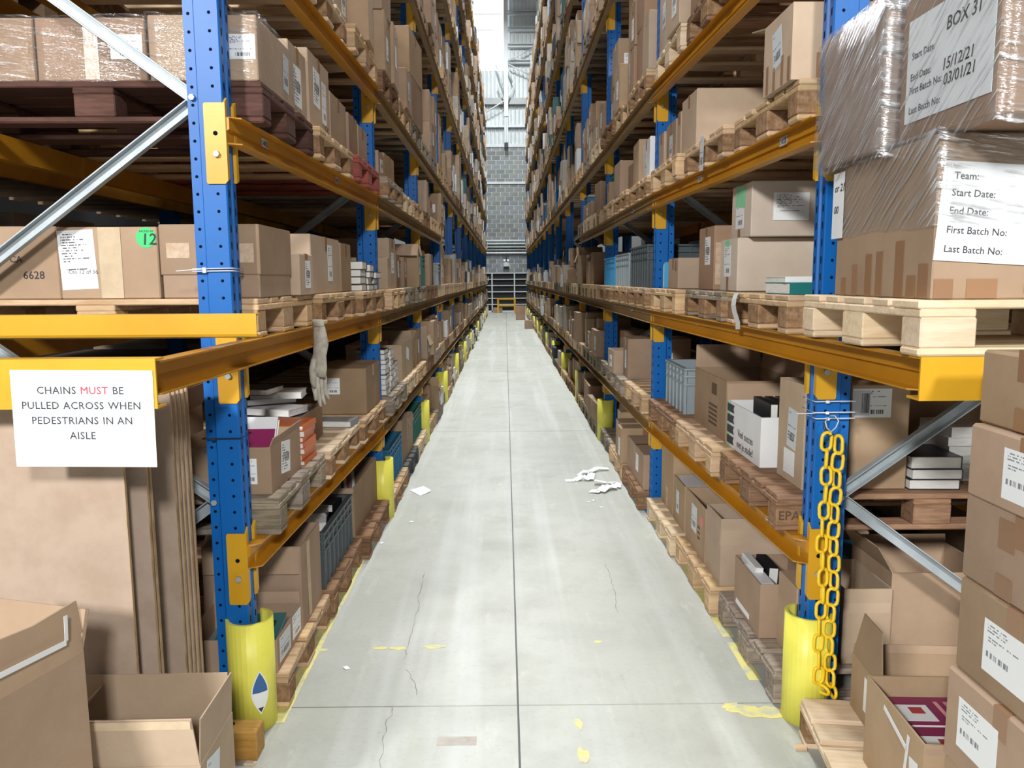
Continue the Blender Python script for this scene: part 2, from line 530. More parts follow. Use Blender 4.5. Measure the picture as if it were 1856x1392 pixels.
# ================================================================== SETTING
CRACKS = [[(-0.48, 4.41), (-0.47, 4.12), (-0.46, 3.94), (-0.46, 3.74), (-0.46, 3.53), (-0.46, 3.37)], [(0.58, 4.54), (0.58, 4.38), (0.58, 4.2), (0.57, 4.02), (0.56, 3.85)], [(-0.45, 2.96), (-0.46, 2.85), (-0.46, 2.74), (-0.44, 2.57)], [(-0.44, 3.27), (-0.39, 3.17), (-0.37, 3.06)]]
def setting():
    fl = struct(O('floor', MB().box(-7.2, 7.2, -13, YWALL + .4, -.12, -.012).mesh('floor', 'dark_metal')), 'pale grey polished concrete warehouse floor')
    xs = [-7.0, .04, 7.0]
    ys = [-13, -8.5, -2.8, 2.97, 8.72, 14.5, 20.2, 26.0, 31.7, 37.5, YWALL + .3]
    for i in range(2):
        for j in range(len(ys) - 1):
            g = .004
            O('slab', MB().box(xs[i] + g, xs[i + 1] - g, ys[j] + g, ys[j + 1] - g, -.012, 0).mesh('slab', 'concrete'), fl)
    # worn paint patches on the concrete
    def blob(name, cx, cy, rx, ry, m, n=14, j=.45):
        pts = []
        for k in range(n):
            a = 2 * PI * k / n
            q = 1 - j * R.random()
            pts.append((cx + rx * q * math.cos(a), cy + ry * q * math.sin(a)))
        return O(name, MB().prism(pts, .0002, .0009 + .0002 * (len(fl.children) % 7)).mesh(name, m), fl)
    for cx, cy, rx, ry in ((.262, 2.63, .028, .055), (.268, 2.835, .02, .05), (-.585, 3.475, .045, .02), (-.50, 3.47, .05, .018), (-.335, 3.485, .07, .022), (.42, 3.52, .03, .012), (.93, 2.92, .09, .045), (.99, 2.90, .10, .05), (.88, 2.95, .05, .03), (-.86, 3.46, .06, .02)):
        blob('paint_patch', cx, cy, rx, ry, 'floor_yellow')
    O('tape_mark', MB().box(-.26, -.115, 2.70, 2.755, .0002, .001).mesh('tape_mark', 'brown_patch'), fl)
    # hairline cracks along the slabs
    for pts in CRACKS:
        b = MB()
        q = []
        for (x0, y0), (x1, y1) in zip(pts, pts[1:]):
            for k in range(4):
                t = k / 4
                q.append((x0 + (x1 - x0) * t + R.uniform(-.008, .008), y0 + (y1 - y0) * t))
        q.append(pts[-1])
        for (x0, y0), (x1, y1) in zip(q, q[1:]):
            wd = R.uniform(.0008, .0024)
            b.quad((x0 - wd, y0, .0004), (x0 + wd, y0, .0004), (x1 + wd, y1, .0004), (x1 - wd, y1, .0004))
        O('crack', b.mesh('crack', 'crack'), fl)
    # yellow edge lines, broken into painted runs
    for side, xx, runs in (('left', -.86, [(2.86, 5.4), (5.6, 14.4), (14.5, 26), (26.2, 40)]), ('right', 1.04, [(3.15, 3.5), (3.56, 8.0), (8.1, 20), (20.2, 40)])):
        b = MB()
        for y0, y1 in runs:
            n = max(2, int((y1 - y0) / .35))
            for k in range(n):
                a0 = y0 + (y1 - y0) * k / n
                a1 = y0 + (y1 - y0) * (k + 1) / n
                e = .006 * (R.random() - .5)
                dx = -.02 if side == 'left' else .02
                t0 = xx + (dx if side == 'left' and y0 < 5 else 0)
                b.box(t0 - .026 + e, t0 + .026 + e, a0, a1, .0004, .0012)
        tag(O('floor_line', b.mesh('floor_line', 'floor_yellow')), 'worn yellow painted line along the %s edge of the aisle floor' % side, 'floor line')
    # end wall: mortar bed with single blocks standing proud of it
    wl = struct(O('wall_back', MB().box(-7.0, 7.0, YWALL, YWALL + .25, 0, 8.3).mesh('wall_back', 'mortar')), 'grey concrete block wall with pale mortar joints')
    bm = MB().box(-.213, .213, -.012, .02, -.1, .1).mesh('block', 'block')
    for r in range(37):
        zz = .1125 + r * .225
        off = .225 if r % 2 else 0
        for k in range(-4, 4):
            x = k * .45 + off + .03
            if -1.7 < x < 1.6 and len(wl.children) < 300:
                O('block', bm, wl, (x, YWALL, zz))
    fb = MB()
    for r in range(37):
        off = .225 if r % 2 else 0
        for k in range(-9, 10):
            x = k * .45 + off + .03
            if not -1.7 < x < 1.6 and abs(x) < 4:
                fb.box(x - .213, x + .213, YWALL - .012, YWALL + .02, .0125 + r * .225, .2125 + r * .225)
    o = O('block_remainder', fb.mesh('block_remainder', 'block'), wl)
    o['kind'] = 'stuff'
    struct(O('trim_1', MB().box(-4.2, 4.2, YWALL - .06, YWALL + .1, 8.28, 8.42).mesh('trim_1', 'steel_white')), 'white steel flashing on top of the block wall')
    struct(O('trim_2', MB().box(-4.2, 4.2, YWALL - .05, YWALL, 6.46, 6.58).mesh('trim_2', 'steel_white')), 'white horizontal band across the block wall')
    # profiled cladding above
    def ribs(name, x0, x1, z0, z1, m, y=YWALL, pitch=.2):
        pts = []
        n = int(round((x1 - x0) / pitch))
        for k in range(n):
            a = x0 + k * pitch
            pts += [(a, y), (a + pitch * .55, y), (a + pitch * .68, y - .05), (a + pitch * .87, y - .05)]
        pts += [(x1, y), (x1, y + .06), (x0, y + .06)]
        return O(name, MB().prism(pts, z0, z1).mesh(name, m))
    struct(ribs('wall_back_cladding', -7.0, 7.0, 8.42, 12.0, 'clad'), 'pale profiled steel cladding above the block wall')
    struct(ribs('wall_back_upper', .15, 6.95, 12.0, 17.6, 'clad'), 'pale profiled cladding with steel rails right of the column')
    # daylight panel
    wn = struct(O('window_1', MB().box(-7.0, .15, YWALL - .02, YWALL + .05, 12.0, 17.6).mesh('window_1', 'daylight')), 'tall translucent daylight panel high in the end wall')
    for z in (12.4, 13.15, 13.9, 14.65, 15.4):
        O('glazing_bar', MB().box(-4.2, -.05, YWALL - .05, YWALL - .02, z, z + .03).mesh('glazing_bar', 'steel_white'), wn)
    for k, z in enumerate((12.25, 13.02, 13.79, 14.56, 15.33, 16.1)):
        struct(O('trim_%d' % (3 + k), MB().prism([(YWALL - .34, z), (YWALL - .06, z), (YWALL - .06, z + .20), (YWALL - .30, z + .20), (YWALL - .30, z + .17), (YWALL - .10, z + .17), (YWALL - .10, z + .03), (YWALL - .34, z + .03)], .2, 4.2, 'x').mesh('trim', 'steel_white')))
    struct(O('trim_9', MB().box(-4.2, 4.2, YWALL - .30, YWALL - .06, 10.32, 10.62).mesh('trim_9', 'steel_grey')), 'grey steel rail across the cladding')
    struct(O('trim_10', MB().box(-4.2, 4.2, YWALL - .22, YWALL - .06, 9.22, 9.32).mesh('trim_10', 'steel_white')), 'white steel rail across the cladding')
    col = empty('steel_column', (.11, YWALL - .5, 8.42))
    tag(col, 'pale steel wind column standing on the block wall at the aisle end', 'column')
    O('flange', MB().box(-.10, .10, -.12, -.10, 1.25, 9).mesh('flange', 'steel_white'), col)
    O('web', MB().box(-.012, .012, -.10, .30, 0, 9).mesh('web', 'steel_grey'), col)
    O('flange', MB().box(-.10, .10, .30, .32, 0, 9).mesh('flange', 'steel_white'), col)
    O('foot', MB().box(-.09, .09, -.08, .25, 0, 1.25).mesh('foot', 'clad'), col)
    for a, b in (((.1, -.05, 3.9), (1.3, .1, 4.5)), ((.1, -.05, 3.75), (1.3, .1, 3.2)), ((.08, -.05, 3.6), (.32, .1, 2.9)), ((-.08, -.05, 2.6), (-.5, .1, 3.75)), ((-.1, -.05, 2.0), (-1.2, .05, 1.35)), ((-.1, -.05, 2.05), (-.42, .1, 2.8)), ((.1, -.05, 2.05), (.42, .1, 2.8))):
        O('brace', MB().tube([a, b], .035, 8).mesh('brace', 'steel_white'), col)
    # side walls and roof of the hall, out beyond the racks
    for nm, x in (('wall_left', -7.1), ('wall_right', 7.1)):
        struct(O(nm, MB().box(x - .1, x + .1, -13, YWALL + .3, 0, 17.6).mesh(nm, 'roof')))
    struct(O('wall_front', MB().box(-7, 7, -13.2, -13, 0, 17.6).mesh('wall_front', 'roof')))
    struct(O('ceiling', MB().box(-7.2, 7.2, -13.2, YWALL + .3, 17.6, 17.8).mesh('ceiling', 'roof')))
    # pipes and cable trays across the end wall
    pz = [(3.00, .05, 'steel_white'), (3.16, .035, 'steel_grey'), (3.30, .05, 'steel_grey'), (3.47, .045, 'steel_white'), (3.62, .05, 'steel_white')]
    for k, (z, r, m) in enumerate(pz):
        tag(O('wall_pipe', MB().tube([(-2.5, YWALL - .12, z), (2.5, YWALL - .12, z)], r, 8).mesh('wall_pipe', m)), '%s pipe running across the far block wall, %s from the bottom' % ('white' if m == 'steel_white' else 'grey', ORD[k]), 'pipe', 'pipes on the far wall')
    # wall heater hanging on the block wall
    h = empty('wall_light', (.07, YWALL - .15, 2.3))
    tag(h, 'small white light fitting hanging on the far block wall', 'light')
    O('housing', MB().cbox(-.15, .15, -.10, .10, 0, .24, .03).mesh('housing', 'steel_white'), h)
    for x in (-.09, .09):
        O('lamp_head', MB().tube([(x, -.05, .30), (x, -.12, .33)], .06, 10).mesh('lamp_head', 'steel_white'), h)
    O('conduit', MB().tube([(0, 0, .24), (0, 0, .72)], .02, 6).mesh('conduit', 'dark_metal'), h)
    # racking with white rails in front of the wall
    sh = empty('storage_shelving', (0, YWALL - .6, 0))
    tag(sh, 'dark shelving with white rails at the end of the aisle', 'shelving')
    O('back_panel', MB().box(-1.1, 1.1, .15, .18, .2, 1.98).mesh('back_panel', 'dark_metal'), sh)
    for x in (-.66, .48):
        O('post', MB().box(x - .03, x + .03, -.03, .03, 0, 2.0).mesh('post', 'steel_white'), sh)
    for z in (.40, .71, 1.04, 1.36, 1.67, 1.98):
        O('rail', MB().box(-1.1, 1.1, -.035, .0, z - .02, z + .02).mesh('rail', 'steel_white'), sh)
        O('shelf', MB().box(-1.1, 1.1, 0, .15, z - .02, z).mesh('shelf', 'dark_metal'), sh)
    O('kick_plate', MB().box(-1.1, 1.1, -.03, .0, 0, .09).mesh('kick_plate', 'steel_white'), sh)
    yb = empty('safety_barrier', (.06, YWALL - 1.2, 0))
    tag(yb, 'yellow two-rail safety barrier across the end of the aisle', 'barrier')
    for x in (-.42, .42):
        O('post', MB().box(x - .045, x + .045, -.04, .04, 0, .74).mesh('post', 'orange_paint'), yb)
    for z in (.32, .66):
        O('rail', MB().box(-.42, .42, -.05, -.03, z, z + .08).mesh('rail', 'orange_paint'), yb)
setting()

# high-bay lamps; a fitting with a glowing lens and its own light
def lamp(x, y, z, power, label, sx=.5, sy=1.2):
    e = empty('high_bay_lamp', (x, y, z))
    tag(e, label, 'lamp', 'high-bay lamps')
    O('housing', MB().cbox(-sx / 2 - .05, sx / 2 + .05, -sy / 2 - .05, sy / 2 + .05, .02, .14, .02).mesh('housing', 'steel_white'), e)
    O('lens', MB().box(-sx / 2, sx / 2, -sy / 2, sy / 2, .0, .02).mesh('lens', 'lamp_glow'), e)
    O('hanger', MB().tube([(0, 0, .14), (0, 0, 17.6 - z)], .012, 6).mesh('hanger', 'steel_grey'), e)
    ld = bpy.data.lights.new('lamp_light', 'AREA')
    ld.shape = 'RECTANGLE'
    ld.size, ld.size_y = sx, sy
    ld.energy = power
    ld.color = (1, .985, .96) if y < 2 else (.97, 1.0, .985)
    O('lamp_light', ld, e, (0, 0, -.03))
for k, y in enumerate((7, 13, 19, 25, 31, 35.5)):
    lamp(.075, y, 14.3, LAMP_AISLE, 'long high-bay lamp above the aisle, %s from the near end' % ORD[k])
# flood lamps added unseen behind the camera, tilted to brighten the rack ends
def fill(x, y, z, power, label, sx=1.0):
    e = empty('fill_lamp', (x, y, z))
    d = Vector((0, 3.0, 1.2)) - Vector((x, y, z))
    e.rotation_euler = d.to_track_quat('-Z', 'Y').to_euler()
    tag(e, label, 'lamp', 'flood lamps')
    O('housing', MB().cbox(-sx / 2 - .05, sx / 2 + .05, -sx / 2 - .05, sx / 2 + .05, .02, .16, .02).mesh('housing', 'steel_white'), e)
    O('lens', MB().box(-sx / 2, sx / 2, -sx / 2, sx / 2, .0, .02).mesh('lens', 'lamp_glow'), e)
    O('bracket', MB().tube([(0, 0, .16), (0, .1, .6)], .03, 6).mesh('bracket', 'steel_grey'), e)
    ld = bpy.data.lights.new('lamp_light', 'AREA')
    ld.shape = 'RECTANGLE'
    ld.size, ld.size_y = sx, sx
    ld.energy = power
    ld.color = (1, .985, .955)
    O('lamp_light', ld, e, (0, 0, -.03))
fill(-5.8, -9.5, 7.0, FILL_LEFT, 'big flood lamp added unseen on the left across the open floor', 1.2)
fill(3.0, -9.5, 7.5, FILL_MID, 'big flood lamp added unseen on the right across the open floor', 1.2)

# ================================================================== RACKS
def rack(side):
    s = -1 if side == 'left' else 1          # inward direction
    XF = XFL if side == 'left' else XFR
    root = empty('pallet_rack', (XF[0], YU[0], 0))
    tag(root, '%s pallet rack with blue uprights and orange beams along the aisle' % side, 'rack')
    L0 = Vector((XF[0], YU[0], 0))
    def P(name, me, x, y, z=0, parent=root, rot=(0, 0, 0)):
        return O(name, me, parent, Vector((x, y, z)) - (L0 if parent is root else Vector((0, 0, 0))), rot)
    H = 9.3
    prof = [(0, .004), (.004, 0), (.083, 0), (.09, .013), (.125, .013), (.125, .087), (.09, .087), (.083, .1), (.004, .1), (0, .096), (0, .062), (.010, .056), (.010, .044), (0, .038)]
    prof = [(s * a, b) for a, b in prof]
    if s > 0: prof = prof[::-1]
    up = MB().prism(prof, 0, H).mesh('upright', 'blue_paint')
    rear = MB().box(0, s * .10, 0, .1, 0, H).mesh('upright', 'blue_paint')
    # perforations: rows of round holes on the side, slots on the aisle face
    hb = MB()
    for k in range(int(4.2 / .06)):
        z = .05 + k * .06
        for a, b in ((.032, 0), (.107, .013)):
            hb.prism([(s * a + .0058 * math.cos(t * PI / 4), z + .0058 * math.sin(t * PI / 4)) for t in range(8)], b - .0004, b + .001, 'y')
        for b in (.021, .079):
            o = .006
            hb.prism([(b - .004, z - .013 + o), (b + .005, z - .013 - o + .006), (b + .005, z + .013), (b - .004, z + .013 + .004)], -s * .0004, s * .001, 'x')
    holes = hb.mesh('perforations', 'dark_hole')
    foot = MB().box(-s * .03, s * .15, -.03, .13, 0, .008).mesh('foot_plate', 'blue_paint')
    bolt = MB().tube([(0, 0, 0), (0, -.012, 0)], .011, 6).mesh('bolt', 'galv')
    # bracing channels
    dz = .715
    zn = [.15 + .0, .865]
    nodes = [.15]
    z = .865
    nodes = []
    while z < H:
        nodes.append(z)
        z += 1.43
    bl = math.hypot(DEPTH - .12, dz)
    br = {}
    for sg in (1, -1):
        b = MB()
        cprof = [(-.022, -.015), (.022, -.015), (.022, .015), (.018, .015), (.018, -.010), (-.018, -.010), (-.018, .015), (-.022, .015)]
        b.prism(cprof, 0, bl, 'x')
        me = b.mesh('brace', 'galv')
        # outline was (y,z): turn so the open side faces the far end and lay along the diagonal
        me.transform(Matrix.Rotation(PI / 2, 4, 'X'))
        ang = math.atan2(sg * dz, DEPTH - .12)
        me.transform(Matrix.Rotation(-ang, 4, 'Y'))
        if s < 0:
            me.transform(Matrix.Scale(-1, 4, (1, 0, 0)))
        br[sg] = me
    for k in range(14):
        u = P('upright', up, XF[k], YU[k])
        if k < 3:
            O('perforations', holes, u)['kind'] = 'stuff'
        O('foot_plate', foot, u)
        P('upright', rear, XF[k] + s * (DEPTH - .1), YU[k])
        for n in nodes:
            if n > 5.5 and k > 9: continue
            for sg in (1, -1):
                z1 = n + sg * dz
                if .05 < z1 < H:
                    O('brace', br[sg], u, (s * .105, .05 - .006 * sg, n))
            if k < 2:
                O('bolt', bolt, u, (s * .107, .012, n))
    # beams
    zc = BH
    t = .005
    bp = [(0, 0), (.05, 0), (.05, t), (.006, t), (.006, .044), (.016, .050), (.016, zc - t), (.05, zc - t), (.05, zc), (0, zc)]
    def beam(y0, x0, y1, x1, name='beam', m='orange_beam'):
        pts = [(-s * (a + .002), b) for a, b in bp]
        n = len(pts)
        b = MB()
        # ends cut back on the outer lips
        ring = []
        for yy, xx, cut in ((y0, x0, 1), (y1, x1, -1)):
            for (a, q) in pts:
                ring.append((xx + a, yy + (cut * .03 if abs(a) > .03 else 0), q))
        b.v = ring
        for k in range(n):
            j = (k + 1) % n
            b.f.append((k, j, n + j, n + k))
        b.f.append(tuple(range(n))[::-1])
        b.f.append(tuple(range(n, 2 * n)))
        b.m = [0] * len(b.f)
        b.sm = [False] * len(b.f)
        return b.mesh(name, m)
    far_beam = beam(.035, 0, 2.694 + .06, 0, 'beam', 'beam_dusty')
    cz0, cz1 = -.135, zc + .045
    pl = MB()
    pl.prism([(-s * .006, cz0 + .01), (s * .002, cz0), (s * .062, cz0), (s * .066, cz0 + .006), (s * .066, cz1 - .006), (s * .062, cz1), (-s * .006, cz1)], -.006, -.001, 'y')
    pl.prism([(-.006, cz0 + .01), (.018, cz0 + .02), (.018, cz1 + .02), (-.006, cz1)], -s * .008, -s * .001, 'x')
    pl.prism([(.076, cz0 + .01), (.10, cz0 + .02), (.10, cz1 + .02), (.076, cz1)], -s * .012, -s * .001, 'x')
    con = pl.mesh('connector', 'orange_paint')
    rb = MB().box(s * .0, s * .045, .1, 2.694, 0, zc).mesh('rear_beam', 'orange_beam')
    hole = MB().tube([(0, 0, 0), (0, -.0015, 0)], .008, 8).mesh('pin_hole', 'dark_hole')
    for b in range(13):
        lv = [1, 2, 3, 4, 5, 6, 7, 8] if b < 3 else [1, 2, 4, 5, 6, 7, 8]
        for l in lv:
            z = ZTOP[l] - zc
            if b == 0:
                if l > 5: continue
                y0, x0 = YU[0] + .0, XF[0]
                if l == 2:
                    y0, x0 = 2.10, XF[0] - s * -.008
                me = beam(y0, x0, YU[1] + .06, XF[1])
                o = P('beam', me, 0, 0, z)
            elif b == 1:
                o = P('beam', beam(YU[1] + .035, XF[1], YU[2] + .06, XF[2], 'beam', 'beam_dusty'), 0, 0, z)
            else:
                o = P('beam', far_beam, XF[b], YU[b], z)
            cl = Vector((XF[b], YU[b], 0)) if b < 2 else Vector((0, 0, 0))
            c = O('connector', con, o, cl)
            if b < 2:
                O('pin_hole', hole, o, cl + Vector((s * .028, -.0065, .035)))
                O('safety_bolt', bolt, o, cl + Vector((s * .026, -.006, -.035)))
            if b < 2 and l in (1, 2, 3):
                for yy in ((.37, 1.55) if b == 0 else (.9, 1.9)):
                    xx = XF[b] + (XF[b + 1] - XF[b]) * yy / (YU[b + 1] - YU[b])
                    f = 'r' if s < 0 else 'l'
                    q = sticker('location_label', o, f, Vector((xx - s * .0185, YU[b] + yy, .062)), .085, .032, 'print_beam')
                    text(o, 'C40', f, Vector((xx - s * .0198, YU[b] + yy + s * .04, .052)), .026, 'ink')
            P('rear_beam', rb, XF[b] + s * (DEPTH - .145), YU[b], z)
    return root, P
RL, PL_ = rack('left')
RR, PR_ = rack('right')

# pick-and-drop ends: end beams across the two-metre stations in front of the first frames
def c_beam_x(x0, x1, y0, y1, z0, z1, m='orange_paint'):
    t = .006
    b = MB()
    b.box(x0, x1, y0, y0 + t, z0, z1)
    b.box(x0, x1, y0 + t, y1, z1 - t, z1)
    b.box(x0, x1, y0 + t, y1, z0, z0 + t)
    return b.mesh('end_beam', m)
def endparts():
    def put(root, name, me):
        o = O(name, me, root, -root.location)
        return o
    # left: lower end beam carries the sign, upper stop rail lies on the beams against the first frame
    put(RL, 'end_beam', c_beam_x(-2.15, -.915, 2.085, 2.14, 1.338, 1.470))
    o = put(RL, 'stop_rail', MB().prism([(2.50, 1.505), (2.505, 1.497), (2.56, 1.490), (2.56, 1.496), (2.512, 1.503), (2.506, 1.51), (2.506, 1.562), (2.55, 1.562), (2.55, 1.568), (2.50, 1.568)], -2.2, -.775, 'x').mesh('stop_rail', 'orange_paint'))
    # right: stub end plate
    put(RR, 'end_beam', c_beam_x(1.067, 2.3, 2.035, 2.10, 1.352, 1.466))
    # rear rails of the stations
    put(RL, 'station_rear_rail', MB().box(-2.15, -2.09, 2.14, 2.85, 1.365, 1.46).mesh('station_rear_rail', 'orange_beam'))
    put(RR, 'station_rear_rail', MB().box(2.19, 2.25, 2.10, 2.85, 1.365, 1.46).mesh('station_rear_rail', 'orange_beam'))
endparts()

# post guards: thick yellow half shells round every front upright
def guard_mesh(s, r=.086, h=.42, t=.012, n=20):
    b = MB()
    a0, a1 = (-PI * .93, PI * .42) if s < 0 else (-PI * 1.42, -PI * .07)
    ring = []
    for k in range(n + 1):
        a = a0 + (a1 - a0) * k / n
        ring.append((math.cos(a), math.sin(a)))
    for k in range(n):
        (c0, s0), (c1, s1) = ring[k], ring[k + 1]
        q = r - t
        o = len(b.v)
        b.v += [(r * c0, r * s0, 0), (r * c1, r * s1, 0), (r * c1, r * s1, h), (r * c0, r * s0, h), (q * c0, q * s0, 0), (q * c1, q * s1, 0), (q * c1, q * s1, h), (q * c0, q * s0, h)]
        for f in ((0, 1, 2, 3), (5, 4, 7, 6), (3, 2, 6, 7), (1, 0, 4, 5)):
            b.f.append(tuple(o + j for j in f))
            b.m.append(0)
            b.sm.append(f in ((0, 1, 2, 3), (5, 4, 7, 6)))
        for end, kk in ((0, 0), (1, n - 1)):
            if k == kk:
                f = (0, 3, 7, 4) if end == 0 else (1, 5, 6, 2)
                b.f.append(tuple(o + j for j in f))
                b.m.append(0)
                b.sm.append(False)
    return b.mesh('post_guard', 'guard')
GL, GR = guard_mesh(-1), guard_mesh(1)
def almond(r, hw, hh, m, name, parent, az, z0, band=None):
    b = MB()
    n = 8
    rows = []
    for k in range(n + 1):
        q = -1 + 2 * k / n
        z = z0 + hh * q
        if band and not band[0] <= q <= band[1]: continue
        wd = hw * max(0., 1 - abs(q) ** 1.7)
        rows.append((z, wd))
    for (za, wa), (zb, wb) in zip(rows, rows[1:]):
        for j in range(6):
            f0, f1 = -1 + 2 * j / 6, -1 + 2 * (j + 1) / 6
            pt = lambda w_, f_, z_: (r * math.cos(az + w_ * f_ / r), r * math.sin(az + w_ * f_ / r), z_)
            b.quad(pt(wa, f0, za), pt(wa, f1, za), pt(wb, f1, zb), pt(wb, f0, zb))
    return O(name, b.mesh(name, m), parent)
for side in ('left', 'right'):
    XF = XFL if side == 'left' else XFR
    for k in range(14):
        if side == 'right' and k == 1: continue       # that upright has lost its guard
        x = XF[k] + (-.005 if side == 'left' else .012)
        g = O('post_guard', GL if side == 'left' else GR, None, (x, YU[k] + .022, .0))
        tag(g, 'yellow plastic post guard round the foot of the %s upright of %s rack' % (ORD[k], side), 'post guard', 'yellow post guards')
        if k == 0 and side == 'left':
            almond(.0868, .034, .085, 'paper', 'sticker', g, -.95, .155)
            almond(.0873, .029, .078, 'cover_blue', 'sticker_print', g, -.95, .155, (-.1, 1))
            almond(.0873, .029, .078, 'ink_grey', 'sticker_print', g, -.95, .155, (-1, -.6))

# ================================================================== PALLETS
def _pp(dx, dy, dz, c=.004):
    return MB().cbox(-dx / 2, dx / 2, -dy / 2, dy / 2, 0, dz, c)
PAL = {}
def pal_meshes(m, mb=None):
    mb = mb or m
    if (m, mb) not in PAL:
        PAL[m, mb] = {'w': _pp(1.2, .145, .022).mesh('deck_board', m), 'n': _pp(1.2, .1, .022).mesh('deck_board', m),
                  's': (lambda q: (q.transform(Matrix.Rotation(PI / 2, 4, 'Z')), q)[1])(_pp(.8, .145, .022).mesh('stringer_board', m)),
                  'bc': _pp(.145, .145, .078).mesh('block', mb), 'be': _pp(.145, .1, .078).mesh('block', mb),
                  'k': _pp(1.2, .1, .022, .006).mesh('skid_board', m), 'kc': _pp(1.2, .145, .022, .006).mesh('skid_board', m)}
    return PAL[m, mb]
def pallet(x, y, z, label, m='wood', rz=0., mb=None, parts=True, group='wooden pallets on the racks', marks=None):
    if parts:
        e = empty('pallet', (x, y, z), rz)
        M_ = pal_meshes(m, mb)
        for yy, k in ((-.3275, 'w'), (-.175, 'n'), (0, 'w'), (.175, 'n'), (.3275, 'w')):
            O('deck_board', M_[k], e, (R.uniform(-.006, .006), yy + R.uniform(-.004, .004), .122))
        for xx in (-.5275, 0, .5275):
            O('stringer_board', M_['s'], e, (xx, 0, .1))
            for yy, k in ((-.35, 'be'), (0, 'bc'), (.35, 'be')):
                O('block', M_[k], e, (xx + R.uniform(-.005, .005), yy, .022))
        for yy, k in ((-.35, 'k'), (0, 'kc'), (.35, 'k')):
            O('skid_board', M_[k], e, (0, yy, 0))
    else:
        if ('one', m) not in PAL:
            b = MB()
            for yy, wd in ((-.3275, .145), (-.175, .1), (0, .145), (.175, .1), (.3275, .145)):
                b.box(-.6, .6, yy - wd / 2, yy + wd / 2, .122, .144)
            for xx in (-.5275, 0, .5275):
                b.box(xx - .0725, xx + .0725, -.4, .4, .1, .122)
                for yy, wd in ((-.35, .1), (0, .145), (.35, .1)):
                    b.box(xx - .0725, xx + .0725, yy - wd / 2, yy + wd / 2, .022, .1)
            for yy, wd in ((-.35, .1), (0, .145), (.35, .1)):
                b.box(-.6, .6, yy - wd / 2, yy + wd / 2, 0, .022)
            PAL['one', m] = b.mesh('pallet', m)
        e = O('pallet', PAL['one', m], None, (x, y, z), (0, 0, rz))
    tag(e, label, 'pallet', group)
    return e

# ================================================================== CARTONS
def carton(label, x, y, z, w, d, h, rz=0., m='card', opened=False, flaps=(), tape=True, labels=(), group=None, name='cardboard_box', ch=.004, tapes=()):
    """w along X, d along Y, origin at the middle of the base. flaps: (side, length, angle from upright, outwards) ; labels: (face, u, v, w, h, style, tilt)"""
    if not opened:
        o = O(name, MB().cbox(-w / 2, w / 2, -d / 2, d / 2, 0, h, ch).mesh(name, m), None, (x, y, z), (0, 0, rz))
        if tape:
            tw = .025
            b = MB()
            if tape == 'y':
                b.box(-tw, tw, -d / 2 - .0008, d / 2 + .0008, h, h + .0008)
                b.box(-tw, tw, -d / 2 - .0012, -d / 2, h - .07, h)
                b.box(-tw, tw, d / 2, d / 2 + .0012, h - .07, h)
            else:
                b.box(-w / 2 - .0008, w / 2 + .0008, -tw, tw, h, h + .0008)
                b.box(-w / 2 - .0012, -w / 2, -tw, tw, h - .07, h)
                b.box(w / 2, w / 2 + .0012, -tw, tw, h - .07, h)
            O('tape', b.mesh('tape', 'tape'), o)
    else:
        t = .006
        b = MB()
        b.box(-w / 2, w / 2, -d / 2, d / 2, 0, t)
        b.box(-w / 2, w / 2, -d / 2, -d / 2 + t, t, h)
        b.box(-w / 2, w / 2, d / 2 - t, d / 2, t, h)
        b.box(-w / 2, -w / 2 + t, -d / 2 + t, d / 2 - t, t, h)
        b.box(w / 2 - t, w / 2, -d / 2 + t, d / 2 - t, t, h)
        o = O(name, b.mesh(name, m), None, (x, y, z), (0, 0, rz))
        for fl in flaps:
            sd, ln, ang = fl[:3]
            sk = fl[3] if len(fl) > 3 else 0.
            wd = (w if sd in 'fb' else d) - .004
            me = MB().prism([(-wd / 2, 0), (wd / 2, 0), (wd / 2 - sk - .004, ln), (-wd / 2 + .004, ln)], -.002, .002, 'y').mesh('flap', m)
            p = {'f': (0, -d / 2 + .003, h), 'b': (0, d / 2 - .003, h), 'l': (-w / 2 + .003, 0, h), 'r': (w / 2 - .003, 0, h)}[sd]
            q = O('flap', me, o, p)
            q.rotation_euler = (Matrix.Rotation(ROT[sd], 3, 'Z') @ Matrix.Rotation(math.radians(ang), 3, 'X')).to_euler()
    for li_, lb in enumerate(labels):
        f, u, v, lw, lh, st = lb[:6]
        ex = .0006 + .0010 * li_
        tl = lb[6] if len(lb) > 6 else 0.
        if f == 'f': p = (u, -d / 2 - ex, v)
        elif f == 'l': p = (-w / 2 - ex, -u, v)
        elif f == 'r': p = (w / 2 + ex, u, v)
        else: p = (u, 0, h)
        nm = {'tape': 'tape', 'tape_clear': 'tape', 'tape_paper': 'paper_tape', 'print_brown': 'printed_mark', 'pink': 'round_sticker', 'tote_dark': 'hand_hole'}.get(st, 'shipping_label')
        sticker(nm, o, f, p, lw, lh, st, tl)
    tag(o, label, 'box', group)
    return o

